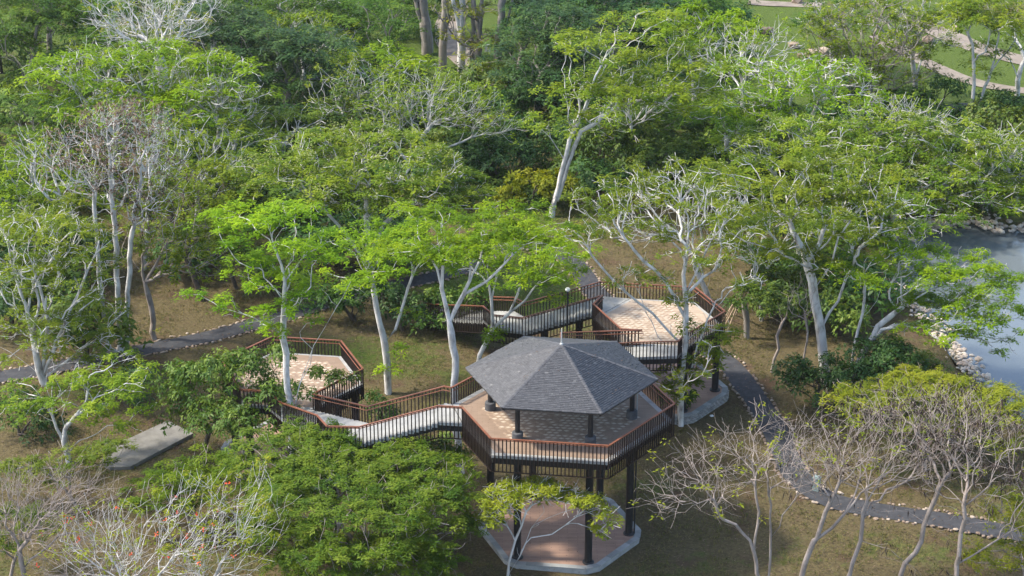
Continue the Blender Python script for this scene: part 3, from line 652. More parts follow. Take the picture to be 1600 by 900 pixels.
class Skel:
    def __init__(s, rng): s.P = []; s.par = []; s.len = []; s.dir = []; s.rng = rng
    def add(s, p, par):
        p = np.asarray(p, float); i = len(s.P); s.P.append(p); s.par.append(par)
        if par >= 0:
            d = p - s.P[par]; l = np.linalg.norm(d); s.len.append(s.len[par] + l); s.dir.append(d / max(l, 1e-6))
        else: s.len.append(0.0); s.dir.append(np.array([0, 0, 1.0]))
        return i
    def line(s, pts, par, jit=.05, step=.8):
        pts = [np.asarray(p, float) for p in pts]
        for a, b in zip(pts[:-1], pts[1:]):
            n = max(1, int(np.linalg.norm(b - a) / step))
            for t in range(1, n + 1):
                q = a + (b - a) * t / n
                if t < n: q = q + s.rng.normal(0, jit, 3)
                par = s.add(q, par)
        return par
    def grow(s, attr, bf=.55, first=0, jit=.10, minlen=0.0):
        """balanced minimum spanning tree over the attraction points"""
        attr = np.asarray(attr); left = np.ones(len(attr), bool); best = np.full(len(attr), np.inf); arg = np.zeros(len(attr), int); done = first
        def upd(i0):
            Q = np.array(s.P[i0:]); Ln = np.array(s.len[i0:])
            Dm = np.linalg.norm(attr[:, None] - Q[None], axis=2)
            Dz = np.maximum(Q[None, :, 2] - attr[:, None, 2], 0)
            c = Dm + bf * Ln[None] + 1.2 * Dz; j = c.argmin(1); v = c[np.arange(len(attr)), j]; u = v < best; best[u] = v[u]; arg[u] = j[u] + i0
        upd(first)
        for _ in range(len(attr)):
            a = np.where(left, best, np.inf).argmin(); left[a] = False; p = int(arg[a]); A0 = s.P[p]; B0 = attr[a]; d = np.linalg.norm(B0 - A0)
            n0_ = len(s.P); ctrl = A0 + s.dir[p] * d * .38 + np.array([0, 0, .06 * d]); n = max(1, min(7, int(d / .55) + 1)); q = p
            for t in np.arange(1, n + 1) / n:
                x = (1 - t) ** 2 * A0 + 2 * t * (1 - t) * ctrl + t * t * B0
                if t < 1: x = x + s.rng.normal(0, jit * min(1, d * .35), 3)
                q = s.add(x, q)
            upd(n0_)
    def twigs(s, frac, n, L, up=.4):
        kids = np.zeros(len(s.P), int)
        for p in s.par:
            if p >= 0: kids[p] += 1
        tips = [i for i in range(len(s.P)) if kids[i] == 0 or (s.rng.random() < frac)]
        for i in tips:
            for _ in range(s.rng.integers(1, n + 1)):
                d = s.dir[i] * .9 + s.rng.normal(0, .42, 3) + np.array([0, 0, up * s.rng.random()]); d /= np.linalg.norm(d); l = L * s.rng.uniform(.5, 1.3)
                m1 = s.P[i] + d * l * .5 + s.rng.normal(0, .05 * l, 3); q = s.add(m1, i); d2 = d + s.rng.normal(0, .22, 3) + np.array([0, 0, .15]); s.add(m1 + d2 / np.linalg.norm(d2) * l * .5, q)
    def radii(s, r0, tip=.014, ex=2.35):
        n = len(s.P); par = np.array(s.par); P = np.array(s.P); acc = np.zeros(n); kids = np.zeros(n, int)
        for i in range(n - 1, -1, -1):
            if kids[i] == 0: acc[i] = tip ** ex
            if par[i] >= 0: acc[par[i]] += acc[i]; kids[par[i]] += 1
        r = acc ** (1 / ex); roots = np.where(par < 0)[0]; R = r[roots].max()
        g = math.log(r0 / tip) / max(math.log(R / tip), 1e-3); return P, par, tip * (r / tip) ** g

def kites(C, Nrm, m_, Lr, Wr, spread, elev, droop, rng, tint, fan=1.0, jit=.22):
    """m_ leaflets round each tuft centre"""
    n = len(C); C = np.repeat(C, m_, 0); Nn = np.repeat(Nrm, m_, 0); t = np.repeat(tint, m_)
    N_ = len(C); Nn = Nn + rng.normal(0, jit, (N_, 3)); Nn /= np.linalg.norm(Nn, axis=1)[:, None]
    ref = np.tile((.31, .95, .05), (N_, 1)); a = np.cross(Nn, ref); a /= np.linalg.norm(a, axis=1)[:, None]; b_ = np.cross(Nn, a)
    th = rng.uniform(0, 2 * np.pi, N_); e = rng.uniform(elev[0], elev[1], N_)
    d = (np.cos(th)[:, None] * a + np.sin(th)[:, None] * b_) * fan + Nn * e[:, None]; d /= np.linalg.norm(d, axis=1)[:, None]
    L_ = rng.uniform(Lr[0], Lr[1], N_)[:, None]; W_ = rng.uniform(Wr[0], Wr[1], N_)[:, None]
    B_ = C + rng.normal(0, 1, (N_, 3)) * spread + d * L_ * .15; sd = np.cross(Nn, d); sd /= np.maximum(np.linalg.norm(sd, axis=1), 1e-6)[:, None]
    dn = np.array([0, 0, -1.0])
    V = np.stack([B_, B_ + d * L_ * .5 + sd * W_ / 2, B_ + d * L_ + dn * droop * L_, B_ + d * L_ * .5 - sd * W_ / 2], 1)
    return V.reshape(-1, 3), np.clip(t + rng.normal(0, .10, N_), 0, 1)
def kite_mesh(name, parts, mat):
    V = np.concatenate([p[0] for p in parts]); T = np.concatenate([p[1] for p in parts]); F = np.arange(len(V)).reshape(-1, 4)
    return mesh_np(name, V, F, mat, T)

LOD = lambda Y: float(np.clip((Y - 88) / 80, 0, 1))
def ell_world(spec, Yb, deep=.85):
    cx, cy, rx, ry = spec[:4]; dy = spec[4] if len(spec) > 4 else 0.0
    P = at_Y(cx, cy, Yb + dy); s = px_scale(P); phi = math.atan2(CAM_H - P[2], P[1]); Rx = rx / s; hy = ry / s
    Ry = min(Rx * deep, 8.0)
    if hy < Ry * math.sin(phi) * 1.08: Ry = .85 * hy / math.sin(phi)
    Rz = math.sqrt(max(hy ** 2 - (Ry * math.sin(phi)) ** 2, (.25 * hy) ** 2)) / math.cos(phi)
    return P, Rx, Ry, Rz
def sample_pads(E, rng, pad, cover, dome=.6):
    """flat leaf pads over the upper part of a canopy ellipsoid"""
    P, Rx, Ry, Rz = E; n = max(2, int(cover * Rx * Ry / (pad * pad) * 1.15)); out = np.zeros((n, 2)); res = []; ph = rng.random()
    for k in range(n):
        u, v = np.sqrt(rng.random(5)), rng.uniform(0, 2 * math.pi, 5); q = np.stack([u * np.cos(v), u * np.sin(v)], -1)
        b = 0 if k == 0 else np.linalg.norm(q[:, None] - out[None, :k], axis=2).min(1).argmax()
        out[k] = q[b]; z = math.sqrt(max(0, 1 - out[k] @ out[k])) * 1.2 - .3 - (rng.random() < .35) * rng.uniform(.3, .8)
        tiers = max(2, round(2 * Rz / 1.1)); z = .45 * z + .55 * (math.floor(z * tiers / 2 + ph + .5) - ph) * 2 / tiers; res.append(np.array([*out[k], z + rng.normal(0, .05)]))
    return [P + np.array([q[0] * Rx, q[1] * Ry, q[2] * Rz]) for q in res]

def feather_leaves(pads, rr, rng, lod, dens=1.0, thick=.24, tintmean=.5, fine=1.0):
    """layered pads of fine pinnate leaf sprays"""
    parts = []; sc = (1 + .75 * lod) * fine
    for c, r in zip(pads, rr):
        ns = max(3, int(4.6 * math.pi * r * r / sc ** 1.6)); u = np.sqrt(rng.random(ns)); v = rng.uniform(0, 2 * np.pi, ns); rag = 1 + .25 * np.sin(v * 3 + rng.uniform(0, 6)) + .15 * np.sin(v * 7 + rng.uniform(0, 6))
        tilt = rng.normal(0, .12, 2); sx = u * np.cos(v) * r * rag; sy = u * np.sin(v) * r * rag
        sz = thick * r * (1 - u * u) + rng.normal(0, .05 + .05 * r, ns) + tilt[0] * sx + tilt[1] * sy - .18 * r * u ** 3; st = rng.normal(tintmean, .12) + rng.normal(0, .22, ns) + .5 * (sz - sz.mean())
        n = max(4, int(13.5 * dens * math.pi * r * r / sc ** 2)); k = rng.integers(0, ns, n)      # leaf sprays gathered into small puffs
        gx_, gy_ = rng.normal(0, .20 * sc, (2, n)); x = sx[k] + gx_; y = sy[k] + gy_; z = sz[k] + .04 * sc - .8 / sc * (gx_ ** 2 + gy_ ** 2) + rng.normal(0, .025, n)
        C = np.stack([c[0] + x, c[1] + y, c[2] + z], -1); Nn = np.stack([x * .15 / r + gx_ * .5, y * .15 / r + gy_ * .5, np.ones(n)], -1)
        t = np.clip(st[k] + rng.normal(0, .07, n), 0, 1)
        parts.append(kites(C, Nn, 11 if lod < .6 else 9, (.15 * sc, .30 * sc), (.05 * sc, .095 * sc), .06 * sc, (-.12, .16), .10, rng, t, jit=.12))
    return parts
def broad_leaves(E_list, rng, lod, dens=1.0, lump=.75, tintmean=.45, L_=(.22, .38)):
    """rounded lumps of drooping broad leaves"""
    parts = []; lumps = []; sc = 1 + .7 * lod
    for (P, Rx, Ry, Rz) in E_list:
        n = max(5, int(dens * 2.6 * (Rx * Ry + Rx * Rz + Ry * Rz) / (lump * lump) * .55))
        d = rng.normal(0, 1, (n, 3)); d /= np.linalg.norm(d, axis=1)[:, None]; d[:, 2] = np.abs(d[:, 2]) * 1.1 - .35
        rad = rng.uniform(.62, 1.02, n) ** .8
        for q, k in zip(d, rad): lumps.append((P + q * k * np.array([Rx, Ry, Rz]), lump * rng.uniform(.65, 1.35)))
    for c, r in lumps:
        n = max(6, int(26 * r * r / sc ** 2)); d = rng.normal(0, 1, (n, 3)); d[:, 2] = np.abs(d[:, 2]) * .9 - .15; d /= np.linalg.norm(d, axis=1)[:, None]
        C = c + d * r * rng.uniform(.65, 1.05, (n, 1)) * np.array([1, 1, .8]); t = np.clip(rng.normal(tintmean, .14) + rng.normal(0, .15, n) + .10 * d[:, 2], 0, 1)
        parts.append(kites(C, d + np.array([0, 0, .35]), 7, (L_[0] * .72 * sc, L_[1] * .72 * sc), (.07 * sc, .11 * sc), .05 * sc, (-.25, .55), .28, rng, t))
    return parts, [l[0] for l in lumps]

def root_of(base, label, name, group, cat='tree'):
    p = at_z(*base); return empty(name, (p[0], p[1], 0), label, cat, group), p
def put(root, name, me):
    me.transform(Matrix.Translation(-root.location)); return link(bpy.data.objects.new(name, me), root)

STYLE = {  # leaf, bark, pad radius, cover, density, attractors per pad, twig chance
 'bright': ('bright', 'pale', 1.25, 1.05, 1.0, 2, .0), 'green': ('green', 'pale', 1.15, 1.05, 1.0, 2, .06),
 'sparse': ('green', 'pale', .85, .62, .9, 4, .20), 'deep': ('deep', 'grey', 1.3, 1.35, 1.1, 1, .0),
 'olive': ('olive', 'brown', .95, 1.5, 1.3, 1, .02), 'yellow': ('yellow', 'brown', .8, 1.05, 1.0, 2, .03),
}
COUNT = {'tris': 0}
def tree(label, kind, base, canopies, trunks=None, r0=.22, seed=0, name='tree', group=None, leaf=None, bark=None, cover=None, pad=None, blossom=0.0, dens=None, bf=.55, tip=None, twig=None, lowleaf=None, tm=.5):
    """pad-leaved tree: trunk polylines and canopies surveyed in photo pixels, built in metres round the base"""
    rng = np.random.default_rng(1000 + seed); lf, bk, pd, cv, dn, na, tw = STYLE[kind]
    lf = leaf or lf; bk = bark or bk; cv = (cover or cv) * (.92 if kind in ('bright', 'green', 'sparse') else 1.22); pd = (pad or pd) * .74; na = na + 1; dn = dens or dn; tw = tw if twig is None else twig
    root, pb = root_of(base, label, name, group); Yb = pb[1]; lod = LOD(Yb)
    E = [ell_world((c[0], c[1], c[2] * 1.16, c[3] * 1.16) + tuple(c[4:]), Yb, 1.12) for c in canopies]; pads = []
    for e in E: pads += sample_pads(e, rng, pd * (1 + .25 * lod), cv)
    rr = np.array([pd * (1 + .25 * lod) * rng.uniform(.6, 1.25) for _ in pads])
    sk = Skel(rng); i0 = sk.add((pb[0], pb[1], -.15), -1)
    if trunks is None:
        top = np.mean([e[0] for e in E], 0); trunks = [[tuple(base), None]]; low = pb + (top - pb) * .55; low[:2] += rng.normal(0, .4, 2)
        sk.line([sk.P[0], pb + (low - pb) * .5 + rng.normal(0, .2, 3), low], i0)
    else:
        for tl in trunks:
            w = [at_Y(q[0], q[1], Yb + (q[2] if len(q) > 2 else 0)) for q in tl]
            d = [np.linalg.norm(w[0] - q) for q in sk.P]; j = int(np.argmin(d)); sk.line([sk.P[j]] + w, j, jit=.04)
    att = []
    for c, r in zip(pads, rr):
        for _ in range(na):
            u, v = r * math.sqrt(rng.random()) * .9, rng.uniform(0, 6.28); att.append(c + np.array([u * math.cos(v), u * math.sin(v), -.12 * r + rng.normal(0, .08)]))
    sk.grow(att, bf=bf)
    if tw: sk.twigs(tw, 2, .55, -.1)
    P, par, rad = sk.radii(r0, tip or (.010 + .008 * lod))
    put(root, 'trunk', tube_mesh('trunk', P, par, rad, BARK[bk], 5))
    parts = feather_leaves(pads, rr, rng, lod, dn, tintmean=tm, fine=.84 if kind in ('olive', 'yellow') and lod < .4 else (.9 if lod < .5 else 1.0))
    if lowleaf:                                   # tufts growing out of the stems
        q = [at_Y(x, y, Yb + (d_[0] if d_ else 0)) for x, y, *d_ in lowleaf]; parts += feather_leaves(q, np.full(len(q), .8), rng, lod, dn)
    me = kite_mesh('crown', parts, LEAF[lf]); put(root, 'crown', me); COUNT['tris'] += len(me.polygons) * 2 + len(par) * 10
    if blossom:
        k = int(blossom * len(pads) * 5); sel = rng.integers(0, len(pads), k); v = rng.uniform(0, 6.28, k); u = np.sqrt(rng.random(k))
        C = np.stack([pads[i] + np.array([rr[i] * a * math.cos(b), rr[i] * a * math.sin(b), .2 * rr[i] * (1 - a * a) + .12]) for i, a, b in zip(sel, u, v)])
        bl = put(root, 'blossom', kite_mesh('blossom', [kites(C, np.tile((0, 0, 1.0), (k, 1)), 5, (.08, .19), (.06, .11), .10, (0, .6), .0, rng, np.full(k, .5))], LEAF['blossom'])); bl['kind'] = 'stuff'
    return root
def bush(label, base, canopies, leaf='mango', seed=0, name='tree', cat='tree', group=None, lump=.75, dens=1.0, r0=.16, bark='dark', L_=(.22, .38), tm=.45, stems=None):
    rng = np.random.default_rng(3000 + seed); root, pb = root_of(base, label, name, group, cat); Yb = pb[1]; lod = LOD(Yb)
    E = [ell_world(c, Yb) for c in canopies]; parts, lumps = broad_leaves(E, rng, lod, dens, lump, tm, L_)
    sk = Skel(rng); i0 = sk.add((pb[0], pb[1], -.15), -1)
    if stems:
        for tl in stems:
            w = [at_Y(q[0], q[1], Yb + (q[2] if len(q) > 2 else 0)) for q in tl]; d = [np.linalg.norm(w[0] - q) for q in sk.P]; j = int(np.argmin(d)); sk.line([sk.P[j]] + w, j, jit=.04)
    else:
        top = np.mean([e[0] for e in E], 0); sk.line([sk.P[0], pb + (top - pb) * .5], i0)
    sk.grow(np.array(lumps)[:: max(1, len(lumps) // 90)], bf=.5); P, par, rad = sk.radii(r0, .02)
    put(root, 'trunk', tube_mesh('trunk', P, par, rad, BARK[bark], 5)); me = kite_mesh('crown', parts, LEAF[leaf]); put(root, 'crown', me); COUNT['tris'] += len(me.polygons) * 2 + len(par) * 10
    return root
def bare(label, base, canopies, trunks=None, r0=.2, seed=0, name='bare_tree', bark='brown', natt=9, twn=2, twl=.8, tip=.0065, leaf=None, nleaf=0, extra=None, nextra=0, bf=.45, group=None, shell=.4, up=.4):
    """leafless tree; leaf: a few tufts at the tips; extra: pods, dry leaves or flowers as a part of their own"""
    rng = np.random.default_rng(5000 + seed); root, pb = root_of(base, label, name, group); Yb = pb[1]; lod = LOD(Yb)
    E = [ell_world(c, Yb) for c in canopies]; att = []
    for (P0, Rx, Ry, Rz) in E:
        n = int(3.2 * natt * max(Rx * Ry, Rx * Rz)) + 6; d = rng.normal(0, 1, (n, 3)); d /= np.linalg.norm(d, axis=1)[:, None]
        att.append(P0 + d * (rng.uniform(shell, 1, n) ** .5)[:, None] * np.array([Rx, Ry, Rz]))
    sk = Skel(rng); i0 = sk.add((pb[0], pb[1], -.15), -1)
    for tl in (trunks or []):
        w = [at_Y(q[0], q[1], Yb + (q[2] if len(q) > 2 else 0)) for q in tl]; d = [np.linalg.norm(w[0] - q) for q in sk.P]; j = int(np.argmin(d)); sk.line([sk.P[j]] + w, j, jit=.05, step=.6)
    if not trunks:
        top = np.mean([e[0] for e in E], 0); sk.line([sk.P[0], pb + (top - pb) * .4], i0)
    sk.grow(np.concatenate(att), bf=bf, jit=.07); nb = len(sk.P); sk.twigs(.18, twn, twl, up)
    P, par, rad = sk.radii(r0, tip + .004 * lod); put(root, 'trunk', tube_mesh('trunk', P, par, rad, BARK[bark], 5))
    COUNT['tris'] += len(par) * 10; kids = np.bincount(par[par >= 0], minlength=len(P)); tips = P[kids == 0]
    if leaf and nleaf:
        C = tips[rng.integers(0, len(tips), nleaf)] + rng.normal(0, .06, (nleaf, 3)); sc = 1 + .6 * lod
        put(root, 'crown', kite_mesh('crown', [kites(C, np.tile((0, 0, 1.0), (nleaf, 1)), 7, (.12 * sc, .30 * sc), (.06 * sc, .12 * sc), .08, (-.3, .5), .15, rng, np.clip(rng.normal(.6, .2, nleaf), 0, 1))], LEAF[leaf]))
    if extra and nextra:
        C = tips[rng.integers(0, len(tips), nextra)]
        spec = {'pod': (2, (.25, .45), (.05, .08), .10, (-1.2, -.4), .4), 'dry': (3, (.14, .26), (.07, .13), .12, (-.8, .2), .2), 'red': (7, (.07, .13), (.06, .10), .05, (-.2, .8), 0)}[extra]
        tag(put(root, {'pod': 'seed_pods', 'dry': 'dry_leaves', 'red': 'blossom'}[extra], kite_mesh('extra', [kites(C, np.tile((0, 0, 1.0), (nextra, 1)), *spec, rng, rng.random(nextra))], LEAF[extra])), kind='stuff')
    return root

# half-bare pale trees showing between the far crowns
for i, (lab, bx, by, cs, nl) in enumerate([
    ('pale bare-limbed tree left of the striped trunks', 110, 420, [(95, 270, 55, 50, 0), (60, 240, 45, 35, 0)], 120),
    ('pale twiggy tree behind the striped trunks', 225, 420, [(225, 260, 50, 60, 0), (260, 230, 40, 40, 1)], 150),
    ('slender leafless pale tree between striped trunks and blossoming dome', 300, 390, [(300, 250, 45, 50, 0), (345, 240, 40, 40, 0)], 200),
    ('pale bare branches rising over the broad tiered canopy', 180, 270, [(150, 110, 60, 40, 0), (210, 100, 55, 35, 0)], 100),
    ('pale bare limbs in the right half of the broad tiered canopy', 330, 290, [(320, 130, 65, 40, 0), (370, 165, 50, 30, 0)], 100),
    ('grey-white twigs at the top between the left tall trees', 330, 130, [(300, 20, 60, 35, 0), (370, 15, 50, 30, 0)], 80),
    ('white leafless limbs in the upper right canopy', 1150, 230, [(1150, 90, 65, 35, 0), (1200, 70, 50, 30, 0)], 200),
    ('white leafless limbs beside the round canopy right of centre', 1400, 290, [(1380, 185, 65, 30, 0), (1440, 190, 55, 25, 0)], 150),
    ('white leafless limbs at the right edge above the pond', 1590, 330, [(1570, 230, 50, 30, 0), (1600, 260, 40, 30, 0)], 80),
    ('white fan of twigs above the rear deck', 1110, 470, [(1050, 320, 75, 50, 0), (1110, 340, 60, 45, 0), (990, 350, 50, 35, 0)], 300),
    ('grey bare tree in the grass left of the tall trunks', 560, 250, [(530, 150, 50, 40, 0), (570, 130, 40, 30, 0)], 150),
    ('pale bare limbs behind the tall white trunk', 1010, 290, [(1000, 150, 60, 40, 0), (960, 190, 45, 30, 0)], 150),
    ]):
    bare(lab, (bx, by), cs, None, r0=.2, seed=60 + i, bark='pale', natt=2.6, twl=1.1, leaf='green', nleaf=nl, bf=.6, tip=.012)
# ---------------------------------------------------------------- foreground
tree('large feathery olive-green tree crowding the lower left of the pavilion', 'olive', (575, 930), [(565, 790, 155, 90, 1), (455, 705, 85, 38, 5), (640, 738, 85, 45, 4), (450, 790, 55, 55, 2), (672, 810, 52, 70, 1), (520, 700, 60, 25, 6), (570, 885, 125, 45, -2)],
     [[(575, 900), (570, 840)], [(574, 880), (640, 800, 2)], [(572, 870), (490, 770, 2)]], r0=.26, seed=1, cover=1.7, name='flame_tree')
tree('slender sapling with white stems and yellow-green tufts before the lower terrace', 'yellow', (792, 915), [(800, 772, 26, 14), (838, 762, 30, 13, .5), (880, 775, 30, 11, .4), (915, 783, 24, 10), (945, 800, 16, 9), (778, 795, 22, 12), (770, 815, 14, 8), (940, 825, 12, 6)],
     [[(795, 880), (805, 845), (822, 800), (812, 780)], [(796, 895), (812, 870), (830, 825), (850, 800)], [(832, 822), (880, 800), (925, 788)], [(830, 840), (862, 835), (900, 808), (935, 795)]], r0=.075, seed=2, bark='pale', name='sapling', pad=.5, cover=2.0, dens=1.5, tip=.010, twig=.25, tm=.75)
bare('grey leafless tree with wide tangled crown at right of the lower terrace', (1190, 925), [(1075, 770, 80, 40, -1), (1130, 730, 90, 45, 0), (1200, 690, 80, 55, 1), (1255, 720, 55, 50, 0)], [[(1182, 880), (1172, 845), (1150, 820), (1110, 805)], [(1200, 910), (1204, 850), (1205, 790), (1200, 740)], [(1178, 855), (1186, 800), (1180, 760)], [(1204, 840), (1235, 790), (1250, 760)]], r0=.13, seed=1, natt=6, leaf='yellow', nleaf=60, twl=1.0, bark='brown', bf=.5, up=-.15)
bare('leafless tree with smooth curving trunk forking low before the asphalt path', (1246, 925), [(1310, 690, 90, 60, 1), (1370, 720, 90, 55, 1), (1280, 730, 60, 45, 0)], [[(1258, 880), (1272, 845), (1300, 825), (1322, 800), (1345, 770), (1380, 740)], [(1276, 842), (1290, 800), (1305, 770), (1290, 740)], [(1322, 800), (1360, 795), (1420, 800), (1465, 830, -1)]], r0=.155, seed=2, natt=6, extra='pod', nextra=160, leaf='yellow', nleaf=40, bf=.5, up=-.15)
bare('thin leafless tree rising through the middle of the right thicket', (1318, 925), [(1400, 690, 80, 60, 2), (1450, 720, 60, 50, 2), (1340, 730, 50, 40, 1)], [[(1332, 880), (1345, 845), (1348, 800), (1375, 750)], [(1345, 845), (1390, 858, -1), (1430, 890, -1)]], r0=.12, seed=3, natt=6, extra='pod', nextra=200, bf=.5, up=-.15)
bare('leafless tree with dark hanging pods over the asphalt path', (1405, 915), [(1450, 660, 90, 55, 3), (1400, 640, 70, 40, 4), (1520, 680, 65, 60, 2)], [[(1414, 880), (1440, 845), (1452, 800), (1480, 740)], [(1375, 870, .5), (1382, 820), (1395, 760)]], r0=.135, seed=4, natt=7, extra='pod', nextra=600, bf=.5, up=-.15)
bare('leafless grey tree at the lower right corner with rising limbs', (1490, 940), [(1540, 700, 80, 65, 1), (1490, 740, 60, 55, 0), (1580, 790, 45, 50, 0), (1500, 650, 60, 40, 2)], [[(1495, 900), (1500, 850), (1506, 790), (1520, 740)], [(1498, 880), (1540, 855), (1580, 830), (1600, 790)], [(1508, 790), (1545, 760), (1565, 710)]], r0=.14, seed=5, natt=6, extra='pod', nextra=400, leaf='yellow', nleaf=40, bf=.5, up=-.15)
tree('yellow-green feathery tree behind the leafless thicket by the pond', 'yellow', (1445, 735), [(1390, 630, 85, 30, 0), (1470, 625, 90, 38, 2), (1560, 650, 65, 50, 0), (1420, 600, 60, 20, 4)], r0=.2, seed=6, cover=1.5, pad=1.0, name='flame_tree', tm=.62)
tree('low yellow-green feathery tree on the right edge below the path', 'yellow', (1600, 905), [(1585, 800, 38, 28, 0), (1560, 870, 50, 20, -1), (1600, 840, 30, 20)], r0=.12, seed=7, cover=1.3, pad=.8, name='flame_tree', tm=.62)
bare('dense greyish leafless tree with brown twigs in the lower left corner', (35, 935), [(60, 775, 80, 42, 0), (130, 785, 65, 42, 0), (10, 790, 50, 50, 0), (90, 830, 80, 35, -1)], [[(38, 900), (30, 860), (60, 820)], [(36, 890), (80, 850), (110, 810)]], r0=.15, seed=6, natt=11, twl=1.0, up=.8, bf=.6)
bare('spreading leafless tree with scattered red blossoms at lower left', (215, 985), [(230, 845, 85, 60, 0), (310, 810, 80, 60, 0), (160, 850, 70, 55, 0), (250, 890, 90, 40, -1)], [[(200, 930), (180, 880), (150, 850)], [(225, 940), (270, 870), (320, 810)], [(222, 950), (235, 890), (245, 850)]], r0=.13, seed=7, natt=5, twl=1.2, extra='red', nextra=18, leaf='yellow', nleaf=120, up=.8, bark='pale', bf=.6)
bare('leafless tree with pale fanning branches and red blossoms left of the olive tree', (325, 985), [(370, 845, 70, 60, 0), (320, 870, 60, 50, -1), (400, 800, 45, 50, 1)], [[(320, 930), (345, 880), (380, 830)], [(318, 940), (300, 890), (290, 860)]], r0=.13, seed=8, natt=5, twl=1.2, extra='red', nextra=12, leaf='yellow', nleaf=180, up=.8, bark='pale', bf=.6)
bare('low tangle of grey twigs along the bottom edge at left', (110, 960), [(110, 880, 80, 35, 0), (190, 890, 50, 30, 0)], [[(110, 920), (100, 890)], [(112, 925), (160, 890)]], r0=.1, seed=22, natt=6, twl=1.1, up=.8, bark='brown', extra='red', nextra=5, leaf='yellow', nleaf=60, bf=.6)
tree('pale green feathery tree between the footway and the leafless branches', 'olive', (300, 830), [(310, 745, 75, 35, 0), (250, 770, 50, 28, 0), (350, 770, 40, 30, 0)], r0=.13, seed=8, cover=1.1, pad=.9, leaf='green', name='flame_tree', tm=.35)
tree('small yellowish feathery tree at the left end of the footway', 'yellow', (120, 790), [(110, 722, 60, 18, 0), (165, 705, 35, 18, 0), (40, 735, 45, 20, 0)], r0=.1, seed=9, cover=1.0, pad=.8, leaf='olive', name='flame_tree', tm=.6)
tree('olive feathery sprays hanging over the lower left corner twigs', 'olive', (15, 905), [(25, 825, 45, 28, 0), (70, 800, 25, 15, 0)], r0=.1, seed=10, cover=.9, pad=.7, name='flame_tree')
# ---------------------------------------------------------------- left
tree('many-stemmed white-limbed tree with open green crown at left edge', 'sparse', (70, 600), [(60, 370, 95, 45, 1), (110, 430, 70, 45, 0), (40, 450, 55, 50, 0), (130, 500, 55, 40, 0), (60, 520, 60, 40, -1), (160, 545, 40, 25, -1)],
     [[(62, 580), (45, 500), (20, 420), (12, 370)], [(66, 585), (75, 500), (60, 440), (45, 400)], [(68, 585), (95, 520), (130, 440)], [(66, 590), (30, 560), (-5, 540)], [(70, 590), (110, 560), (150, 530)]], r0=.3, seed=11, cover=.9, name='albizia_tree')
tree('bright green low tree with leaning grey trunk above the footway', 'green', (108, 722), [(110, 610, 90, 32, 0), (170, 580, 50, 25, 1), (40, 620, 50, 25, 0), (180, 630, 45, 25, 0), (150, 660, 45, 20, -1)],
     [[(100, 690), (82, 650), (60, 615)], [(110, 700), (96, 650), (110, 610)]], r0=.2, seed=12, cover=.95, name='albizia_tree', bark='pale')
bare('tall leafless tree with twin striped trunks beside the path at left', (187, 548), [(190, 250, 80, 85, 0), (130, 250, 60, 60, -1), (235, 300, 60, 70, 0), (190, 200, 80, 40, 1)],
     [[(186, 500), (182, 420), (178, 340), (172, 260), (168, 200)], [(172, 546, -.4), (160, 480, -.4), (153, 400, -.4), (147, 320, -.4), (150, 250)], [(196, 546, .4), (200, 470, .4), (204, 390, .4), (212, 320, .4), (220, 270)]], r0=.32, seed=9, bark='pale', natt=6, twl=.9, extra='dry', nextra=1500, leaf='green', nleaf=150)
bare('leaning brown tree with thin leaves right of the striped trunks', (242, 530), [(270, 340, 80, 60, 0), (240, 390, 60, 50, 0), (310, 390, 50, 50, 0)], [[(238, 490), (226, 440), (222, 400), (250, 350)], [(228, 440), (250, 400), (265, 370)]], r0=.2, seed=10, bark='brown', natt=4, leaf='green', nleaf=900, name='tree')
bare('small leaning tree with loose leaves behind the grassy bank at left', (318, 470), [(300, 350, 60, 40, 0), (330, 300, 60, 40, 1)], [[(305, 440), (290, 400), (295, 350)]], r0=.2, seed=11, bark='dark', natt=4, leaf='green', nleaf=900, name='tree')
tree('brightest green layered tree with white twin stems before the left deck', 'bright', (458, 772), [(415, 355, 88, 38, 1), (500, 390, 45, 20, 0), (450, 405, 60, 22, 1), (400, 450, 90, 22, 0), (475, 455, 40, 18, 1), (360, 492, 45, 15, -1), (465, 505, 35, 14, 0)],
     [[(456, 655), (447, 580), (443, 500), (445, 440), (430, 390)], [(457, 660), (466, 610), (490, 540, .3), (520, 490, .5), (548, 440, .8)], [(445, 440), (475, 400), (500, 385)], [(468, 600), (485, 570), (488, 545), (470, 528)]], r0=.20, seed=13, name='albizia_tree', cover=1.1)
bush('glossy mango tree spreading over the left deck railing', (315, 700), [(325, 600, 62, 50, -1), (290, 645, 42, 42, -1), (385, 590, 45, 30, -3), (405, 640, 55, 40, -4), (350, 655, 60, 40, -3), (425, 562, 38, 18, -3.5), (280, 600, 30, 35, 0), (445, 618, 34, 28, -5), (365, 570, 36, 24, -3)], 'mango', 1, 'mango_tree', lump=.62, dens=1.15, tm=.45)
bush('leafy sprig cluster lying against the left deck floor edge', (520, 690), [(535, 590, 26, 10, -4), (500, 585, 20, 10, -4)], 'mango', 2, 'shrub', 'shrub', lump=.4, dens=1.0, r0=.05, bark='pale')
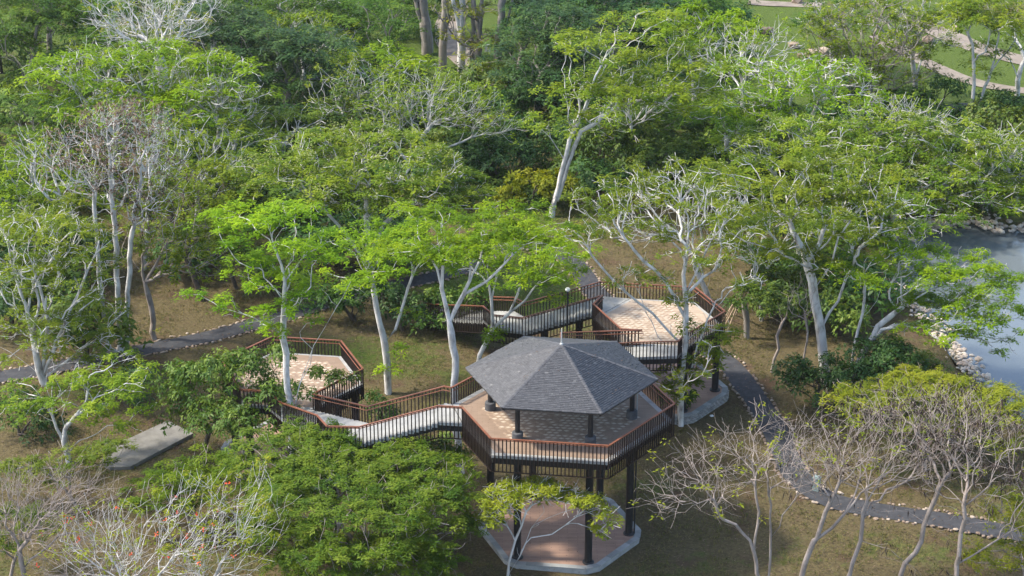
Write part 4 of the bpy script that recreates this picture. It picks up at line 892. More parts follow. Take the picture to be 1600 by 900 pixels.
# ---------------------------------------------------------------- middle
tree('bright green tree with knotted pale trunk between the left deck and pavilion', 'bright', (607, 615), [(600, 400, 75, 38, 0), (545, 430, 40, 22, 0), (640, 380, 60, 30, 1), (560, 375, 50, 22, 2)], [[(605, 570), (600, 530), (588, 480), (582, 440)], [(602, 535), (618, 515), (632, 470), (645, 430)], [(585, 470), (560, 450)]], r0=.24, seed=14, name='albizia_tree', lowleaf=[(640, 490), (618, 545), (608, 575)])
tree('wide flat-topped bright tree with single white trunk beside the stairway', 'bright', (722, 742), [(700, 350, 80, 32, 2), (790, 345, 85, 30, 3), (670, 390, 60, 22, 1), (860, 370, 50, 22, 2), (740, 385, 70, 22, 0)], [[(716, 690), (710, 620), (712, 560), (702, 500), (690, 450), (692, 415)], [(704, 500), (725, 460), (760, 440), (800, 400)], [(690, 450), (683, 420), (690, 390)]], r0=.22, seed=15, name='albizia_tree')
tree('bright tree with forked white stems rising behind the pavilion roof', 'bright', (742, 592), [(770, 425, 65, 20, 0), (850, 425, 50, 16, 0), (760, 395, 60, 22, 2), (890, 385, 45, 20, 1), (830, 395, 50, 18, 2), (800, 370, 60, 18, 3)], [[(750, 555), (770, 515), (768, 470), (762, 430), (752, 390)], [(772, 512), (795, 490), (820, 470), (855, 425)], [(768, 470), (778, 430)], [(795, 490), (812, 450), (815, 410)]], r0=.17, seed=16, name='albizia_tree', lowleaf=[(775, 522), (770, 520, -.5), (865, 460)])
tree('broad pale green dome of a blossoming tree left of centre', 'green', (578, 452), [(560, 255, 165, 50, 0), (470, 270, 90, 30, 0), (660, 290, 85, 32, 0), (540, 215, 60, 20, 4), (720, 320, 45, 18, -1), (600, 310, 90, 20, -2)], [[(576, 410), (575, 370), (572, 330)], [(577, 420), (540, 365), (500, 320), (460, 290)], [(576, 400), (600, 350), (650, 310)]], r0=.3, seed=17, blossom=1.2, name='albizia_tree', cover=1.15, tm=.45)
tree('tall white-trunked tree with tiered crown leaning right above centre', 'bright', (862, 338), [(940, 145, 75, 28, 0), (1010, 120, 95, 35, 2), (930, 70, 55, 20, 1), (1010, 45, 60, 25, 3), (1060, 100, 70, 30, 3), (880, 190, 50, 22, 0), (1080, 150, 60, 22, 2)], [[(868, 310), (880, 260), (890, 220), (905, 190), (925, 150)], [(872, 312), (888, 255), (908, 205), (960, 170), (1005, 155)], [(882, 250), (860, 215), (835, 190)], [(905, 190), (930, 120), (945, 90)]], r0=.28, seed=18, name='albizia_tree', leaf='green', blossom=.5, tm=.55)
tree('white-branched half-bare tree in front of the sunlit rear deck', 'sparse', (1064, 664), [(960, 330, 65, 45, 2), (1040, 300, 75, 45, 3), (1110, 330, 60, 45, 1), (1150, 420, 45, 35, 0), (920, 370, 40, 25, 1), (1085, 385, 60, 35, 0), (1112, 528, 30, 26, -.6), (1088, 582, 30, 20, -.6), (1062, 478, 16, 22, -.6), (1042, 600, 18, 18, -.6), (1010, 430, 40, 20, 0)],
     [[(1064, 620), (1068, 560), (1072, 500), (1068, 430), (1075, 370)], [(1063, 630), (1085, 560), (1105, 500), (1115, 480)], [(1068, 540), (1020, 490), (960, 440), (925, 400)], [(1072, 500), (1040, 440), (990, 390), (960, 350)], [(1070, 460), (1100, 400), (1120, 350)], [(1110, 488), (1140, 455), (1180, 430)], [(1064, 610), (1040, 540), (1010, 490), (1000, 460)]], r0=.21, seed=19, cover=.75, name='albizia_tree', twig=.5,
     lowleaf=[(1100, 520), (1120, 530), (1135, 515), (1110, 545), (1090, 560), (1050, 565), (1040, 600), (1030, 580), (1075, 590), (1120, 560), (1105, 575), (1060, 470), (1065, 500), (1050, 610), (1090, 600), (1130, 545), (1045, 625)])
tree('fresh green open tree between the rear deck and the pond trees', 'green', (1190, 500), [(1170, 400, 50, 30, 0), (1200, 350, 60, 30, 1), (1150, 360, 45, 25, 1)], r0=.16, seed=20, name='albizia_tree')
# ---------------------------------------------------------------- right
tree('large pale-trunked tree with grey forked limbs left of the pond', 'green', (1292, 598), [(1200, 290, 75, 40, 1), (1280, 320, 75, 35, 0), (1190, 350, 60, 30, 0), (1310, 270, 80, 30, 3), (1240, 400, 50, 22, -1), (1350, 330, 60, 28, 1)], [[(1287, 560), (1280, 500), (1270, 440), (1255, 390), (1235, 345)], [(1274, 450), (1300, 410), (1310, 370), (1340, 330)], [(1285, 510), (1310, 470), (1320, 440)]], r0=.34, seed=21, name='albizia_tree', blossom=.4)
tree('leaning double-trunked tree stretching its crown over the pond', 'green', (1330, 612), [(1400, 415, 90, 30, 0), (1490, 430, 80, 35, 0), (1530, 490, 65, 40, -1), (1470, 490, 70, 35, -1), (1560, 430, 40, 26, 1), (1420, 365, 60, 18, 2), (1530, 535, 40, 20, -2)], [[(1325, 590), (1335, 540), (1348, 490), (1352, 440), (1350, 410)], [(1332, 605), (1345, 560), (1372, 510), (1410, 480), (1450, 455)], [(1345, 500), (1370, 470), (1380, 440)]], r0=.26, seed=22, leaf='bright', name='albizia_tree', tm=.42, cover=1.15)
tree('spreading blossoming tree behind the pond with pale limbs', 'green', (1400, 352), [(1330, 255, 85, 30, 0), (1420, 265, 90, 30, 0), (1510, 290, 75, 30, 0), (1380, 300, 80, 25, -2), (1450, 330, 60, 22, -3)], [[(1395, 330), (1380, 300), (1360, 270)], [(1398, 335), (1430, 300), (1470, 280)]], r0=.3, seed=23, blossom=1.2, name='albizia_tree', cover=1.0, tm=.4)
tree('wide blossoming canopy at the right edge above the pond', 'green', (1540, 330), [(1500, 220, 90, 28, 0), (1575, 250, 70, 35, 0), (1570, 300, 55, 25, -2), (1430, 205, 60, 20, 2)], r0=.3, seed=24, blossom=1.2, name='albizia_tree', cover=1.0, tm=.4)
tree('rounded blossoming canopy with white stems right of centre', 'green', (1250, 345), [(1190, 235, 70, 35, 0), (1270, 240, 80, 32, 0), (1240, 205, 70, 20, 2), (1330, 215, 60, 22, 1)], [[(1250, 310), (1255, 280), (1258, 250)], [(1250, 320), (1225, 290), (1200, 260)]], r0=.28, seed=25, blossom=1.0, name='albizia_tree')
tree('fan of white branches under a bright crown at upper right', 'sparse', (1262, 272), [(1190, 120, 75, 25, 1), (1270, 115, 75, 25, 2), (1320, 150, 60, 22, 0), (1170, 165, 50, 20, 0), (1230, 145, 70, 20, 0)], [[(1255, 230), (1245, 195), (1235, 165)], [(1255, 225), (1225, 180), (1190, 140)], [(1256, 225), (1270, 180), (1285, 150)]], r0=.26, seed=26, leaf='bright', bf=.35, twig=.3, name='albizia_tree', cover=.9)
tree('tree with twisted white limbs just above the pond edge', 'sparse', (1330, 420), [(1340, 300, 60, 25, 1), (1390, 330, 60, 22, 0), (1300, 340, 50, 22, 0)], [[(1330, 390), (1335, 360), (1325, 335)], [(1332, 385), (1355, 360), (1370, 340)]], r0=.22, seed=27, twig=.3, name='albizia_tree')
tree('slim white-trunked forked tree at the upper right corner', 'deep', (1524, 192), [(1545, 15, 55, 20, 0), (1580, 40, 40, 18, 0), (1560, 75, 25, 12, 0), (1500, 20, 45, 15, 1), (1540, 100, 20, 12, 0)], [[(1535, 150), (1550, 110), (1575, 80), (1598, 40)], [(1519, 188), (1522, 120), (1520, 70), (1500, 25), (1482, 5)], [(1545, 120), (1555, 90), (1560, 60)]], r0=.26, seed=28, bark='pale', leaf='green', name='albizia_tree')
bare('tall greyish tangle of thin branches with small leaves at upper right', (1365, 185), [(1370, 50, 100, 60, 0), (1330, 100, 65, 45, 0), (1410, 105, 60, 40, 0), (1290, 60, 45, 45, 0)], [[(1362, 150), (1358, 110), (1365, 60)], [(1362, 155), (1320, 110), (1300, 70)]], r0=.24, seed=12, bark='brown', natt=4.2, leaf='green', nleaf=1300, name='tree', tip=.012)
bare('white-limbed half-bare tree near the top right of centre', (1085, 175), [(1070, 50, 55, 40, 0), (1130, 60, 60, 35, 0)], [[(1085, 140), (1080, 100), (1070, 60)], [(1085, 130), (1110, 90), (1130, 60)]], r0=.26, seed=13, bark='pale', natt=2.4, leaf='bright', nleaf=900, name='tree')
bush('round dark mango tree on the lawn at upper right', (1470, 172), [(1472, 145, 36, 24, 0), (1440, 155, 25, 16, 0)], 'mangodark', 3, 'mango_tree', lump=1.0, tm=.6)
bush('dark leafy mango tree at the right edge by the lawn', (1575, 200), [(1570, 165, 42, 26, 0), (1600, 175, 30, 25, 0), (1545, 180, 25, 18, 0)], 'mangodark', 4, 'mango_tree', lump=1.0, tm=.6)
bush('dark glossy bush around the base of the pale forked trunk', (1275, 640), [(1272, 602, 50, 36, 0), (1238, 582, 30, 26, 0), (1318, 612, 36, 32, 0), (1285, 570, 30, 20, 1)], 'mangodark', 5, 'bush', 'bush', lump=.6)
bush('deep green rounded bush below the leaning trunks by the pond bank', (1385, 640), [(1390, 575, 55, 52, 0), (1345, 595, 42, 40, -1), (1360, 550, 40, 25, 1), (1415, 600, 30, 30, 0), (1385, 545, 32, 20, 1)], 'mangodark', 6, 'bush', 'bush', lump=.6, tm=.5)
bush('light green bush between the deck trees and the pale trunk', (1215, 505), [(1215, 470, 40, 35, 0), (1190, 440, 30, 25, 1), (1250, 445, 35, 30, 2)], 'mango', 7, 'bush', 'bush', lump=.6, tm=.5)
bush('yellowish leafy bush at the top of the near pond bank', (1455, 600), [(1448, 572, 26, 20, 0)], 'mango', 8, 'bush', 'bush', lump=.55, tm=.75)
bare('small crooked tree standing alone on the brown grass', (1205, 582), [(1220, 480, 25, 25, 0)], [[(1210, 560), (1217, 545), (1214, 525), (1222, 505)]], r0=.10, seed=14, bark='brown', natt=5, leaf='mango', nleaf=300, name='tree')
bare('thin dead sapling left of the dark glossy bush', (1258, 602), [(1255, 470, 25, 35, 0)], [[(1256, 560), (1262, 520), (1258, 490)]], r0=.07, seed=15, bark='brown', natt=8, name='bare_tree')
bush('young tree held up by bamboo poles beside the rear deck', (1167, 528), [(1168, 460, 25, 20, 0), (1155, 475, 15, 10, -1)], 'mango', 9, 'tree', lump=.5, stems=[[(1167, 500), (1163, 475)]], bark='grey', r0=.22)
# ---------------------------------------------------------------- middle bushes
for i, (lab, bx, by, cs, lf, tm) in enumerate([
    ('dark mango tree in the hollow right of the grey fan tree', 790, 290, [(780, 245, 65, 38, 0), (740, 255, 35, 28, 0)], 'mangodark', .4),
    ('mango tree left of the tall white trunk above centre', 830, 272, [(835, 225, 55, 35, 0), (800, 205, 40, 22, 2)], 'mangodark', .55),
    ('dark green mango tree right of the tall white trunk', 940, 290, [(940, 225, 55, 45, 0), (985, 210, 50, 35, 1), (905, 250, 35, 25, -1)], 'mango', .4),
    ('wide olive mango tree in the shade right of centre', 1050, 300, [(1050, 245, 70, 38, 0), (1100, 255, 40, 32, 0), (1010, 250, 40, 30, 0)], 'mango', .45),
    ('yellow-green leafy bush at the foot of the tall white trunk', 835, 325, [(830, 290, 48, 26, 0), (870, 285, 35, 20, 0), (795, 310, 30, 16, 0)], 'yellow', .5),
    ('mixed leafy bush filling the gap behind the stairway landing', 700, 520, [(700, 480, 50, 36, 0), (740, 475, 25, 40, -1), (660, 500, 35, 22, 0)], 'mango', .35),
    ('dark bush behind the knotted pale trunk', 630, 515, [(640, 480, 40, 30, 0), (600, 470, 40, 30, 0)], 'mangodark', .5),
    ('leafy bush behind the twin stems left of centre', 555, 500, [(545, 460, 50, 32, 0), (500, 470, 35, 25, 0)], 'mangodark', .6),
    ('low green plants below the left deck stairs', 595, 660, [(592, 630, 14, 20, 0), (608, 650, 14, 12, 0)], 'mangodark', .7),
    ('leafy shrub at the foot of the stairway post', 700, 720, [(695, 690, 25, 14, 0), (650, 700, 30, 12, -2)], 'mango', .6),
    ('olive bush behind the small leaning tree at left', 370, 450, [(360, 400, 45, 40, 0), (330, 370, 35, 30, 0)], 'mango', .45),
    ('bush under the bright layered tree at left of centre', 430, 470, [(420, 430, 45, 30, 0), (470, 440, 40, 25, 0)], 'mango', .35),
    ('dark bush near the left edge under the lower canopy', 30, 680, [(30, 640, 50, 30, 0), (70, 670, 35, 25, 0)], 'mangodark', .5),
    ('bush at the left end of the path below the white limbs', 200, 640, [(215, 590, 35, 20, -1), (190, 620, 35, 22, 0)], 'mangodark', .5),
    ]):
    bush(lab, (bx, by), cs, lf, 20 + i, 'bush' if 'bush' in lab or 'shrub' in lab or 'plants' in lab else 'mango_tree', 'bush' if 'bush' in lab or 'shrub' in lab or 'plants' in lab else 'tree', lump=.7, tm=tm)
bush('potted leafy plant on the edge of the rear terrace', (1072, 652), [(1070, 628, 12, 12, .4), (1082, 618, 7, 7, .6)], 'mango', 50, 'shrub', 'shrub', lump=.28, r0=.04, L_=(.15, .26))
# ---------------------------------------------------------------- background
tree('broad tiered canopy with white twigs at upper left', 'green', (235, 310), [(130, 105, 75, 28, 0), (250, 95, 90, 28, 2), (340, 120, 75, 30, 1), (180, 155, 90, 25, -2), (300, 165, 80, 22, -2), (90, 130, 50, 22, 0)], [[(238, 270), (245, 220), (250, 180)], [(238, 280), (170, 200), (110, 130), (80, 100)], [(245, 220), (300, 170), (330, 140)]], r0=.35, seed=31, leaf='bright', name='albizia_tree', tm=.42, twig=.10)
bare('huge grey trunk with a bare white crown at the top left', (266, 240), [(200, 20, 75, 35, 0), (280, 10, 70, 35, 0), (240, 50, 90, 25, 0)], [[(262, 200), (256, 140), (250, 80), (243, 40), (235, -10)]], r0=.5, seed=16, bark='pale', natt=3.2, twl=1.3, leaf='yellow', nleaf=120, bf=.55)
tree('dark green tall tree at the top left corner', 'deep', (40, 150), [(30, 20, 60, 35, 0), (80, 30, 50, 35, 1), (20, 70, 45, 30, 0), (115, 20, 40, 30, 2)], [[(45, 120), (55, 75), (57, 30)]], r0=.3, seed=32, name='tall_tree', bark='grey')
tree('slim trunked green tree second from the top left corner', 'deep', (78, 95), [(85, -20, 55, 30, 0), (120, 20, 35, 25, 0)], [[(77, 60), (74, 20)]], r0=.28, seed=33, name='tall_tree', bark='grey', leaf='green')
tree('very dark shady tree beside the bright tiered canopy at upper left', 'deep', (440, 215), [(440, 110, 60, 45, 0), (480, 80, 55, 35, 1), (410, 80, 45, 35, 1), (470, 140, 45, 30, -1)], r0=.35, seed=34, name='shade_tree', cover=1.7, leaf='mangodark')
tree('green tree with white limbs at the top left of centre', 'deep', (430, 130), [(380, 20, 60, 30, 0), (450, 15, 60, 30, 0), (510, 30, 50, 30, 1)], r0=.3, seed=35, name='shade_tree', bark='pale', twig=.2)
bare('white-limbed bare tree inside the dark trees left of centre top', (475, 160), [(470, 50, 60, 30, 0), (520, 60, 40, 20, 0)], [[(475, 120), (470, 80), (460, 40)], [(475, 110), (505, 70)]], r0=.25, seed=17, bark='pale', natt=1.8, leaf='green', nleaf=300)
tree('dark tree left of the sandy path at the top', 'deep', (600, 140), [(590, 40, 55, 40, 0), (610, 80, 40, 25, -1)], r0=.35, seed=36, name='shade_tree', bark='grey')
tree('dark dense tree right of the sandy path at the top', 'deep', (840, 180), [(830, 90, 55, 35, 0), (870, 50, 60, 35, 1), (900, 100, 45, 30, 0)], r0=.35, seed=37, name='shade_tree', cover=1.7, leaf='mangodark')
tree('dark dense tree behind the tiered crown at top centre', 'deep', (960, 120), [(950, 20, 65, 30, 0), (1010, 10, 50, 25, 1), (890, 15, 50, 30, 1)], r0=.35, seed=38, name='shade_tree', cover=1.7, leaf='mangodark')
for i, (lab, bx, by, top, r0) in enumerate([('thickest grey trunk of the group left of the sandy path', 668, 84, (655, -60), .62), ('grey trunk standing close to the left edge of the sandy path', 692, 106, (698, -50), .42), ('pale trunk in the middle of the group on the sandy path', 721, 112, (722, -50), .42),
                                        ('slim grey trunk just right of the pale one', 737, 112, (740, -50), .2), ('grey trunk with yellow-green shoots right of the sandy path', 746, 114, (756, -50), .45), ('forked grey trunk rightmost of the group by the sandy path', 776, 124, (790, -50), .42)]):
    fork = [[(bx, by - 20), ((bx + top[0]) / 2, (by + top[1]) / 2), top], [((bx + top[0]) / 2, (by + top[1]) / 2 + 30), (top[0] - 25 + 50 * (i % 2), top[1])]]
    tree('tall tree, ' + lab, 'yellow', (bx, by), [(top[0] - 10, top[1] - 30, 50, 25, 0)] + ([(730, 30, 45, 30, -1), (745, 65, 40, 16, -1.5)] if i == 4 else []), fork, r0=r0, seed=40 + i, name='tall_tree', bark='grey' if i != 2 else 'pale', leaf='yellow' if i > 1 else 'deep', cover=.55, pad=.8, tip=.03)
bare('grey fan-shaped tree with drooping branches above the blossoming dome', (640, 285), [(690, 165, 85, 35, 0), (640, 150, 60, 40, 0), (770, 195, 50, 20, 0), (600, 190, 45, 40, 0)], [[(645, 250), (655, 220), (680, 190)], [(643, 255), (700, 230), (760, 205)], [(640, 260), (615, 220), (600, 190)]], r0=.28, seed=18, bark='pale', natt=3.4, leaf='green', nleaf=600, name='tree', twl=1.2, bf=.6)
bare('dry grey brush left of the fan-shaped tree', (590, 260), [(590, 200, 45, 35, 0), (560, 160, 35, 30, 1)], None, r0=.2, seed=19, bark='grey', natt=4, leaf='mango', nleaf=500, twl=1.2)
tree('green tree with flat crown left of the fan tree', 'green', (590, 205), [(590, 95, 45, 25, 0), (640, 110, 40, 20, 0), (560, 110, 35, 20, 0)], r0=.24, seed=46, name='albizia_tree', leaf='bright')
tree('layered green canopy on the left edge halfway up', 'green', (25, 380), [(25, 250, 45, 28, 0), (60, 290, 60, 22, 0), (20, 310, 50, 22, -1), (100, 310, 50, 18, 0)], r0=.25, seed=47, leaf='bright', name='albizia_tree', tm=.45)
tree('dark tree behind the layered canopy on the left edge', 'deep', (50, 290), [(50, 190, 60, 40, 0), (90, 220, 45, 35, 0)], r0=.3, seed=48, name='shade_tree')
tree('bright canopy joining the tiered crown and right woodland', 'bright', (1150, 290), [(1120, 190, 55, 25, 0), (1180, 185, 50, 20, 0)], r0=.24, seed=49, name='albizia_tree', leaf='bright', tm=.4)
for i, (lab, kd, bx, by, cs, lf) in enumerate([
    ('dark green tree filling the gap left of the shady tree', 'deep', 365, 190, [(350, 70, 55, 35, 0), (390, 50, 50, 30, 1), (330, 40, 45, 30, 1)], 'mangodark'),
    ('deep green tree at the top edge left of the huge grey trunk', 'deep', 160, 150, [(160, 40, 50, 35, 0), (130, 60, 35, 25, 0)], None),
    ('deep green tree at the top edge right of the huge grey trunk', 'deep', 320, 110, [(310, 10, 55, 30, 0), (340, -10, 45, 25, 1)], None),
    ('dark tree above the small strip of lawn at top', 'deep', 540, 100, [(540, 15, 50, 30, 0), (570, 40, 35, 25, 0)], None),
    ('dark tree behind the thickest trunk at the top edge', 'deep', 625, 60, [(620, -20, 50, 35, 0), (640, 20, 35, 25, 0)], None),
    ('dark rounded tree just right of the marker sign', 'deep', 815, 135, [(810, 60, 40, 35, 0), (840, 30, 40, 30, 0)], 'mangodark'),
    ('dark tree in the second row right of the sandy path', 'deep', 905, 190, [(905, 120, 50, 35, 0), (870, 140, 40, 25, 0)], 'mangodark'),
    ('dark green tree under the tiered crown at top centre', 'deep', 1010, 230, [(1000, 160, 60, 35, 0), (1040, 180, 45, 28, 0)], None),
    ('dark tree at the top edge beside the right lawn', 'deep', 1060, 90, [(1050, 10, 50, 30, 0), (1090, 15, 40, 25, 0)], None),
    ('green tree with thin crown below the broad tiered canopy', 'green', 350, 330, [(330, 200, 55, 25, 0), (390, 215, 45, 22, 0)], None),
    ('olive tree between the striped trunks and the blossoming dome', 'green', 330, 370, [(310, 260, 55, 35, 0), (350, 290, 45, 28, 0)], 'olive'),
    ('green tree behind the striped trunks', 'green', 110, 430, [(110, 330, 55, 28, 0), (70, 350, 40, 22, 0)], None),
    ('shady tree low on the left edge above the path', 'deep', 30, 480, [(30, 380, 45, 35, 0), (60, 430, 40, 28, 0)], 'green'),
    ('green tree behind the pale dome at its upper left', 'green', 430, 300, [(430, 190, 50, 22, 0), (480, 185, 45, 22, 0)], 'olive'),
    ('bright green tree under the white-limbed crown right of centre', 'bright', 1175, 400, [(1150, 290, 50, 28, 0), (1110, 270, 45, 22, 0)], 'green'),
    ('green tree crowded behind the pale forked trunk', 'green', 1250, 470, [(1240, 350, 55, 28, 0), (1290, 370, 50, 24, 0)], None),
    ('green canopy filling the right edge above the lawn trees', 'green', 1480, 310, [(1470, 230, 55, 22, 0), (1420, 235, 50, 20, 0)], None),
    ('bright flat tree above the pond at right centre', 'bright', 1350, 320, [(1340, 210, 60, 22, 0), (1400, 195, 50, 18, 0)], 'green'),
    ('thin green tree screening the wide sandy path at upper right', 'sparse', 1430, 165, [(1435, 60, 55, 28, 0), (1400, 25, 50, 25, 0), (1460, 20, 40, 20, 0)], None),
    ('green tree at the top edge between the two right lawns', 'green', 1300, 120, [(1300, 20, 50, 26, 0), (1340, 5, 45, 22, 0)], 'deep'),
    ('small green tree at the right edge beyond the slim forked trunk', 'green', 1590, 150, [(1590, 60, 40, 25, 0)], 'olive'),
    ]):
    tree(lab, kd, (bx, by), cs, r0=.26, seed=120 + i, name='shade_tree' if kd == 'deep' else 'albizia_tree', leaf=lf, tm=.45)
# ---------------------------------------------------------------- understory filling the far woodland: a few built, the rest copies
rngu = random.Random(77); protos = []
for i in range(5):
    q = bush('dense leafy undergrowth bush in the crowded far woodland', (800, 200), [(800, 165, 34, 28, 0), (780, 175, 24, 20, 0), (822, 172, 24, 22, 0)], ['mangodark', 'mango', 'mangodark', 'mango', 'mangodark'][i], 70 + i, 'bush', 'bush', 'undergrowth bushes in the far woodland', lump=1.0, tm=[.35, .3, .55, .55, .25][i])
    protos.append([q, list(q.children), False])
LABS = {}
LAND = [(30, 180, 'behind the layered canopy on the left edge'), (90, 110, 'under the dark trees at the top left corner'), (250, 40, 'near the huge grey trunk'), (200, 240, 'below the broad tiered canopy'), (90, 340, 'behind the striped trunks'), (60, 450, 'above the path at the left edge'), (90, 560, 'beside the many-stemmed white tree'),
        (330, 220, 'left of the blossoming dome'), (420, 330, 'under the blossoming dome'), (340, 90, 'in the dark trees left of centre top'), (560, 50, 'at the top edge left of the sandy path'), (560, 220, 'below the fan-shaped tree'), (700, 250, 'right of the fan-shaped tree'), (760, 170, 'near the tall trunks by the sandy path'), (830, 30, 'right of the sandy path at the top'),
        (920, 200, 'behind the tall white trunk'), (1020, 90, 'under the tiered crown'), (1090, 230, 'under the trees right of centre'), (1180, 330, 'behind the white-branched tree'), (1280, 250, 'under the white branch fan'), (1350, 180, 'beside the right lawn'), (1470, 240, 'under the blossoming canopies at right'), (1570, 270, 'by the right edge above the pond'),
        (1300, 380, 'between the pale forked trunk and the pond'), (1290, 500, 'around the pale forked trunk'), (480, 400, 'behind the brightest layered tree'), (630, 410, 'behind the flat-topped bright tree'), (960, 310, 'beyond the asphalt bend'), (320, 420, 'on the grassy bank at left')]
fills = [(20, 350), (60, 400), (110, 330), (30, 200), (110, 120), (150, 60), (10, 110), (170, 230), (110, 260), (230, 330), (280, 250), (320, 280), (340, 230), (390, 210), (380, 260), (420, 330), (300, 320), (470, 210), (540, 230), (500, 330), (440, 290), (320, 60), (370, 90), (330, 180), (550, 60), (560, 170), (540, 330), (640, 330), (690, 260), (740, 270), (640, 210), (730, 200), (790, 190), (770, 150), (860, 160), (900, 230), (930, 170), (1000, 180), (1010, 230), (990, 100), (1050, 160), (1110, 220), (1040, 60), (1150, 330), (1170, 240), (1220, 300), (1130, 120), (1200, 200), (1290, 290), (1310, 220), (1370, 250), (1330, 370), (1270, 380), (1450, 260), (1530, 270), (1590, 290), (1400, 200), (1330, 170), (1560, 230), (1500, 210), (1240, 440), (1290, 470), (1350, 480), (1310, 520), (1200, 420), (1100, 300), (1260, 520), (700, 20), (620, 10), (820, 20), (560, 10), (220, 20), (290, 30), (1060, 10), (1120, 60), (880, 120), (80, 480), (20, 520), (130, 560), (110, 440), (20, 450), (460, 380), (300, 420), (390, 350), (520, 410), (600, 400), (650, 430), (940, 320), (1000, 300)]
for k, (x, y) in enumerate(fills):
    pr = protos[k % 5]; p = at_z(x + rngu.uniform(-10, 10), y + rngu.uniform(-6, 6))
    if pr[2]:
        o = link(pr[0].copy())
        for ch in pr[1]: c = link(ch.copy(), o)
    else: o = pr[0]; pr[2] = True
    near = min(LAND, key=lambda l: math.hypot(l[0] - x, (l[1] - y) * 1.6)); tone = 'dark' if k % 5 in (0, 2, 4) else 'olive'; used_l = LABS.setdefault((tone, near[2]), 0); LABS[(tone, near[2])] += 1
    o['label'] = ('low %s undergrowth bush %s', 'another %s undergrowth bush %s, smaller in view', 'one more %s undergrowth bush %s', 'last %s undergrowth bush %s')[min(used_l, 3)] % (tone, near[2])
    o.location = (p[0], p[1], -.1); s = rngu.uniform(.75, 1.35); o.scale = (s * 1.1, s * 1.1, s * rngu.uniform(.8, 1.1)); o.rotation_euler[2] = rngu.uniform(0, 6.28)

# ---------------------------------------------------------------- low growth under the far trees, one mass nobody could count
ru = np.random.default_rng(41); lum = []
while len(lum) < 1500:
    x, y = ru.uniform(-60, 1660), ru.uniform(-25, 345)
    if (690 < x < 800 and y < 125) or (470 < x < 575 and 95 < y < 150) or (1170 < x and y < 178) or (1380 < x and y > 335) or (x < 420 and y > 330) or (900 < x < 1130 and y > 325) or (700 < x < 900 and y > 330): continue
    p = at_z(x, y); lum.append(((p[0], p[1], abs(ru.normal(0, .8)) + .2), ru.uniform(.6, 1.5)))
parts = []
for c, r_ in lum:
    n = max(6, int(9 * r_ * r_)); d = ru.normal(0, 1, (n, 3)); d[:, 2] = np.abs(d[:, 2]) * .9 - .1; d /= np.linalg.norm(d, axis=1)[:, None]
    parts.append(kites(np.array(c) + d * r_ * ru.uniform(.6, 1.05, (n, 1)) * np.array([1, 1, .75]), d + np.array([0, 0, .4]), 7, (.28, .5), (.12, .2), .1, (-.25, .55), .2, ru, np.clip(ru.normal(.4, .2) + ru.normal(0, .15, n), 0, 1)))
tag(link(bpy.data.objects.new('undergrowth', kite_mesh('undergrowth', parts, LEAF['mango']))), 'low mixed green undergrowth covering the far woodland floor', 'undergrowth', None, 'stuff')
# ---------------------------------------------------------------- rough grass and fallen leaves on the open ground
rg = np.random.default_rng(9); n = 80000; gxp = rg.uniform(-36, 40, n); gyp = rg.uniform(86, 150, n)
keep = ~inside(POND, gxp, gyp) & (np.abs(gxp) < .3 * gyp)
for c in (AC, BC, CC): keep &= np.hypot(gxp - c[0], gyp - c[1]) > 5.1
for C in (catmull(PATH_R, .8), catmull(PATH_L, .8)):
    for p in C: keep &= np.hypot(gxp - p[0], gyp - p[1]) > 1.35
keep &= ~inside(slab, gxp, gyp) & (smooth_noise(gxp, gyp, 5, 31) + rg.normal(0, .45, n) > .0)
C = np.stack([gxp[keep], gyp[keep], np.full(keep.sum(), .0)], -1)
me = kite_mesh('grass', [kites(C, np.tile((0, 0, 1.0), (len(C), 1)), 4, (.10, .26), (.03, .06), .05, (.3, 1.6), .1, rg, rg.random(len(C)))], mat_leaf('rough_grass', (.06, .075, .016), (.11, .105, .03), (.17, .14, .06)))
tag(link(bpy.data.objects.new('grass', me)), 'short rough grass over the open brown ground', 'grass', None, 'stuff')
n = 30000; gxp = rg.uniform(-36, 40, n); gyp = rg.uniform(86, 150, n); keep = ~inside(POND, gxp, gyp) & (np.abs(gxp) < .3 * gyp)
C = np.stack([gxp[keep], gyp[keep], np.full(keep.sum(), .03)], -1)
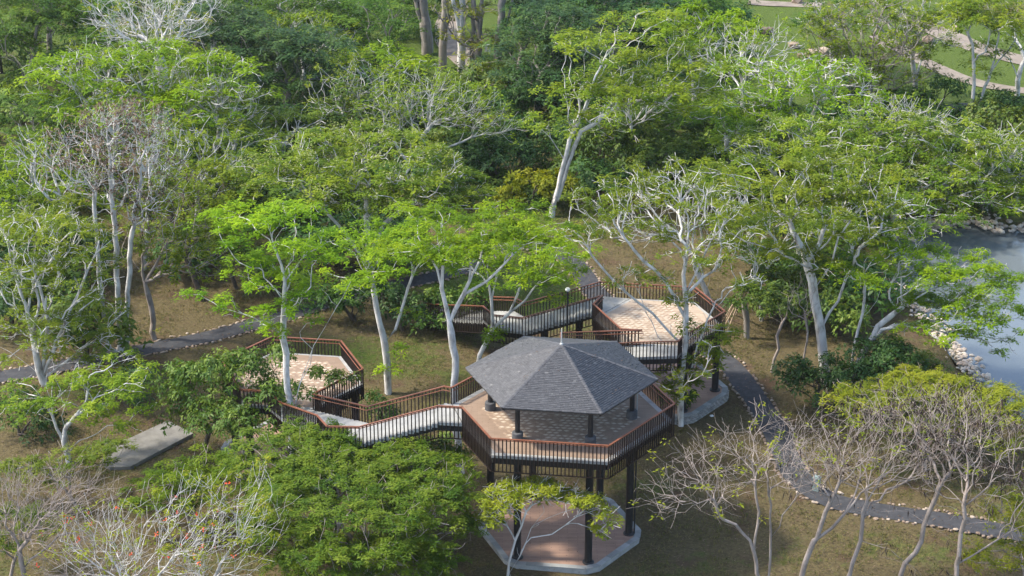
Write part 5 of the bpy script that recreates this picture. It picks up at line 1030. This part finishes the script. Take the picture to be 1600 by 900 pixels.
me = kite_mesh('fallen_leaves', [kites(C, np.tile((0, 0, 1.0), (len(C), 1)), 1, (.07, .16), (.05, .09), .02, (-.1, .2), .0, rg, rg.random(len(C)))], LEAF['dry'])
tag(link(bpy.data.objects.new('fallen_leaves', me)), 'dry brown leaves scattered over the ground', 'leaves', None, 'stuff')
V_ = []
for c, R_, zf in ((AC, 5.6, lambda x, y: ZA + .02), (BC, 3.8, lambda x, y: ZB + .02), (CC, 3.9, lambda x, y: ZC + .02), (AC, 4.5, lambda x, y: .285), (AC, 4.2, lambda x, y: ZP + .05 - (ZP - ZE) * max(abs((x - AC[0]) * math.cos(a_) + (y - AC[1]) * math.sin(a_)) for a_ in [math.radians(ROTA + 30 + 60 * q) for q in range(3)]) / (RE * math.cos(math.pi / 6)))):
    for _ in range(int(6 * R_ * R_ * .5)):
        u, v = R_ * math.sqrt(rg.random()), rg.uniform(0, 6.28); x, y = c[0] + u * math.cos(v), c[1] + u * math.sin(v)
        V_.append((x, y, zf(x, y)))
V_ = np.array(V_); me = kite_mesh('leaf_litter', [kites(V_, np.tile((0, 0, 1.0), (len(V_), 1)), 1, (.06, .13), (.04, .07), .01, (-.02, .08), .0, rg, rg.random(len(V_)), jit=.08)], LEAF['dry'])
tag(link(bpy.data.objects.new('leaf_litter', me)), 'small dry leaves fallen on the decks and the pavilion roof', 'leaves', None, 'stuff')
print('approx tris', COUNT['tris'], 'objects', len(bpy.data.objects))

# ---------------------------------------------------------------- thin haze in the air
hm = bpy.data.materials.new('thin_haze'); hm.use_nodes = True; hn = hm.node_tree.nodes; hn.clear()
hv = hn.new('ShaderNodeVolumePrincipled'); hv.inputs['Color'].default_value = (.90, .95, 1.0, 1); hv.inputs['Density'].default_value = .00007; hv.inputs['Anisotropy'].default_value = .3
ho = hn.new('ShaderNodeOutputMaterial'); hm.node_tree.links.new(hv.outputs[0], ho.inputs['Volume'])
mb = MB(); mb.box((0, 800, 29), (1900, 2200, 64)); tag(mb.build('haze', hm), 'thin pale haze in the air over the park', 'haze', None, 'stuff')
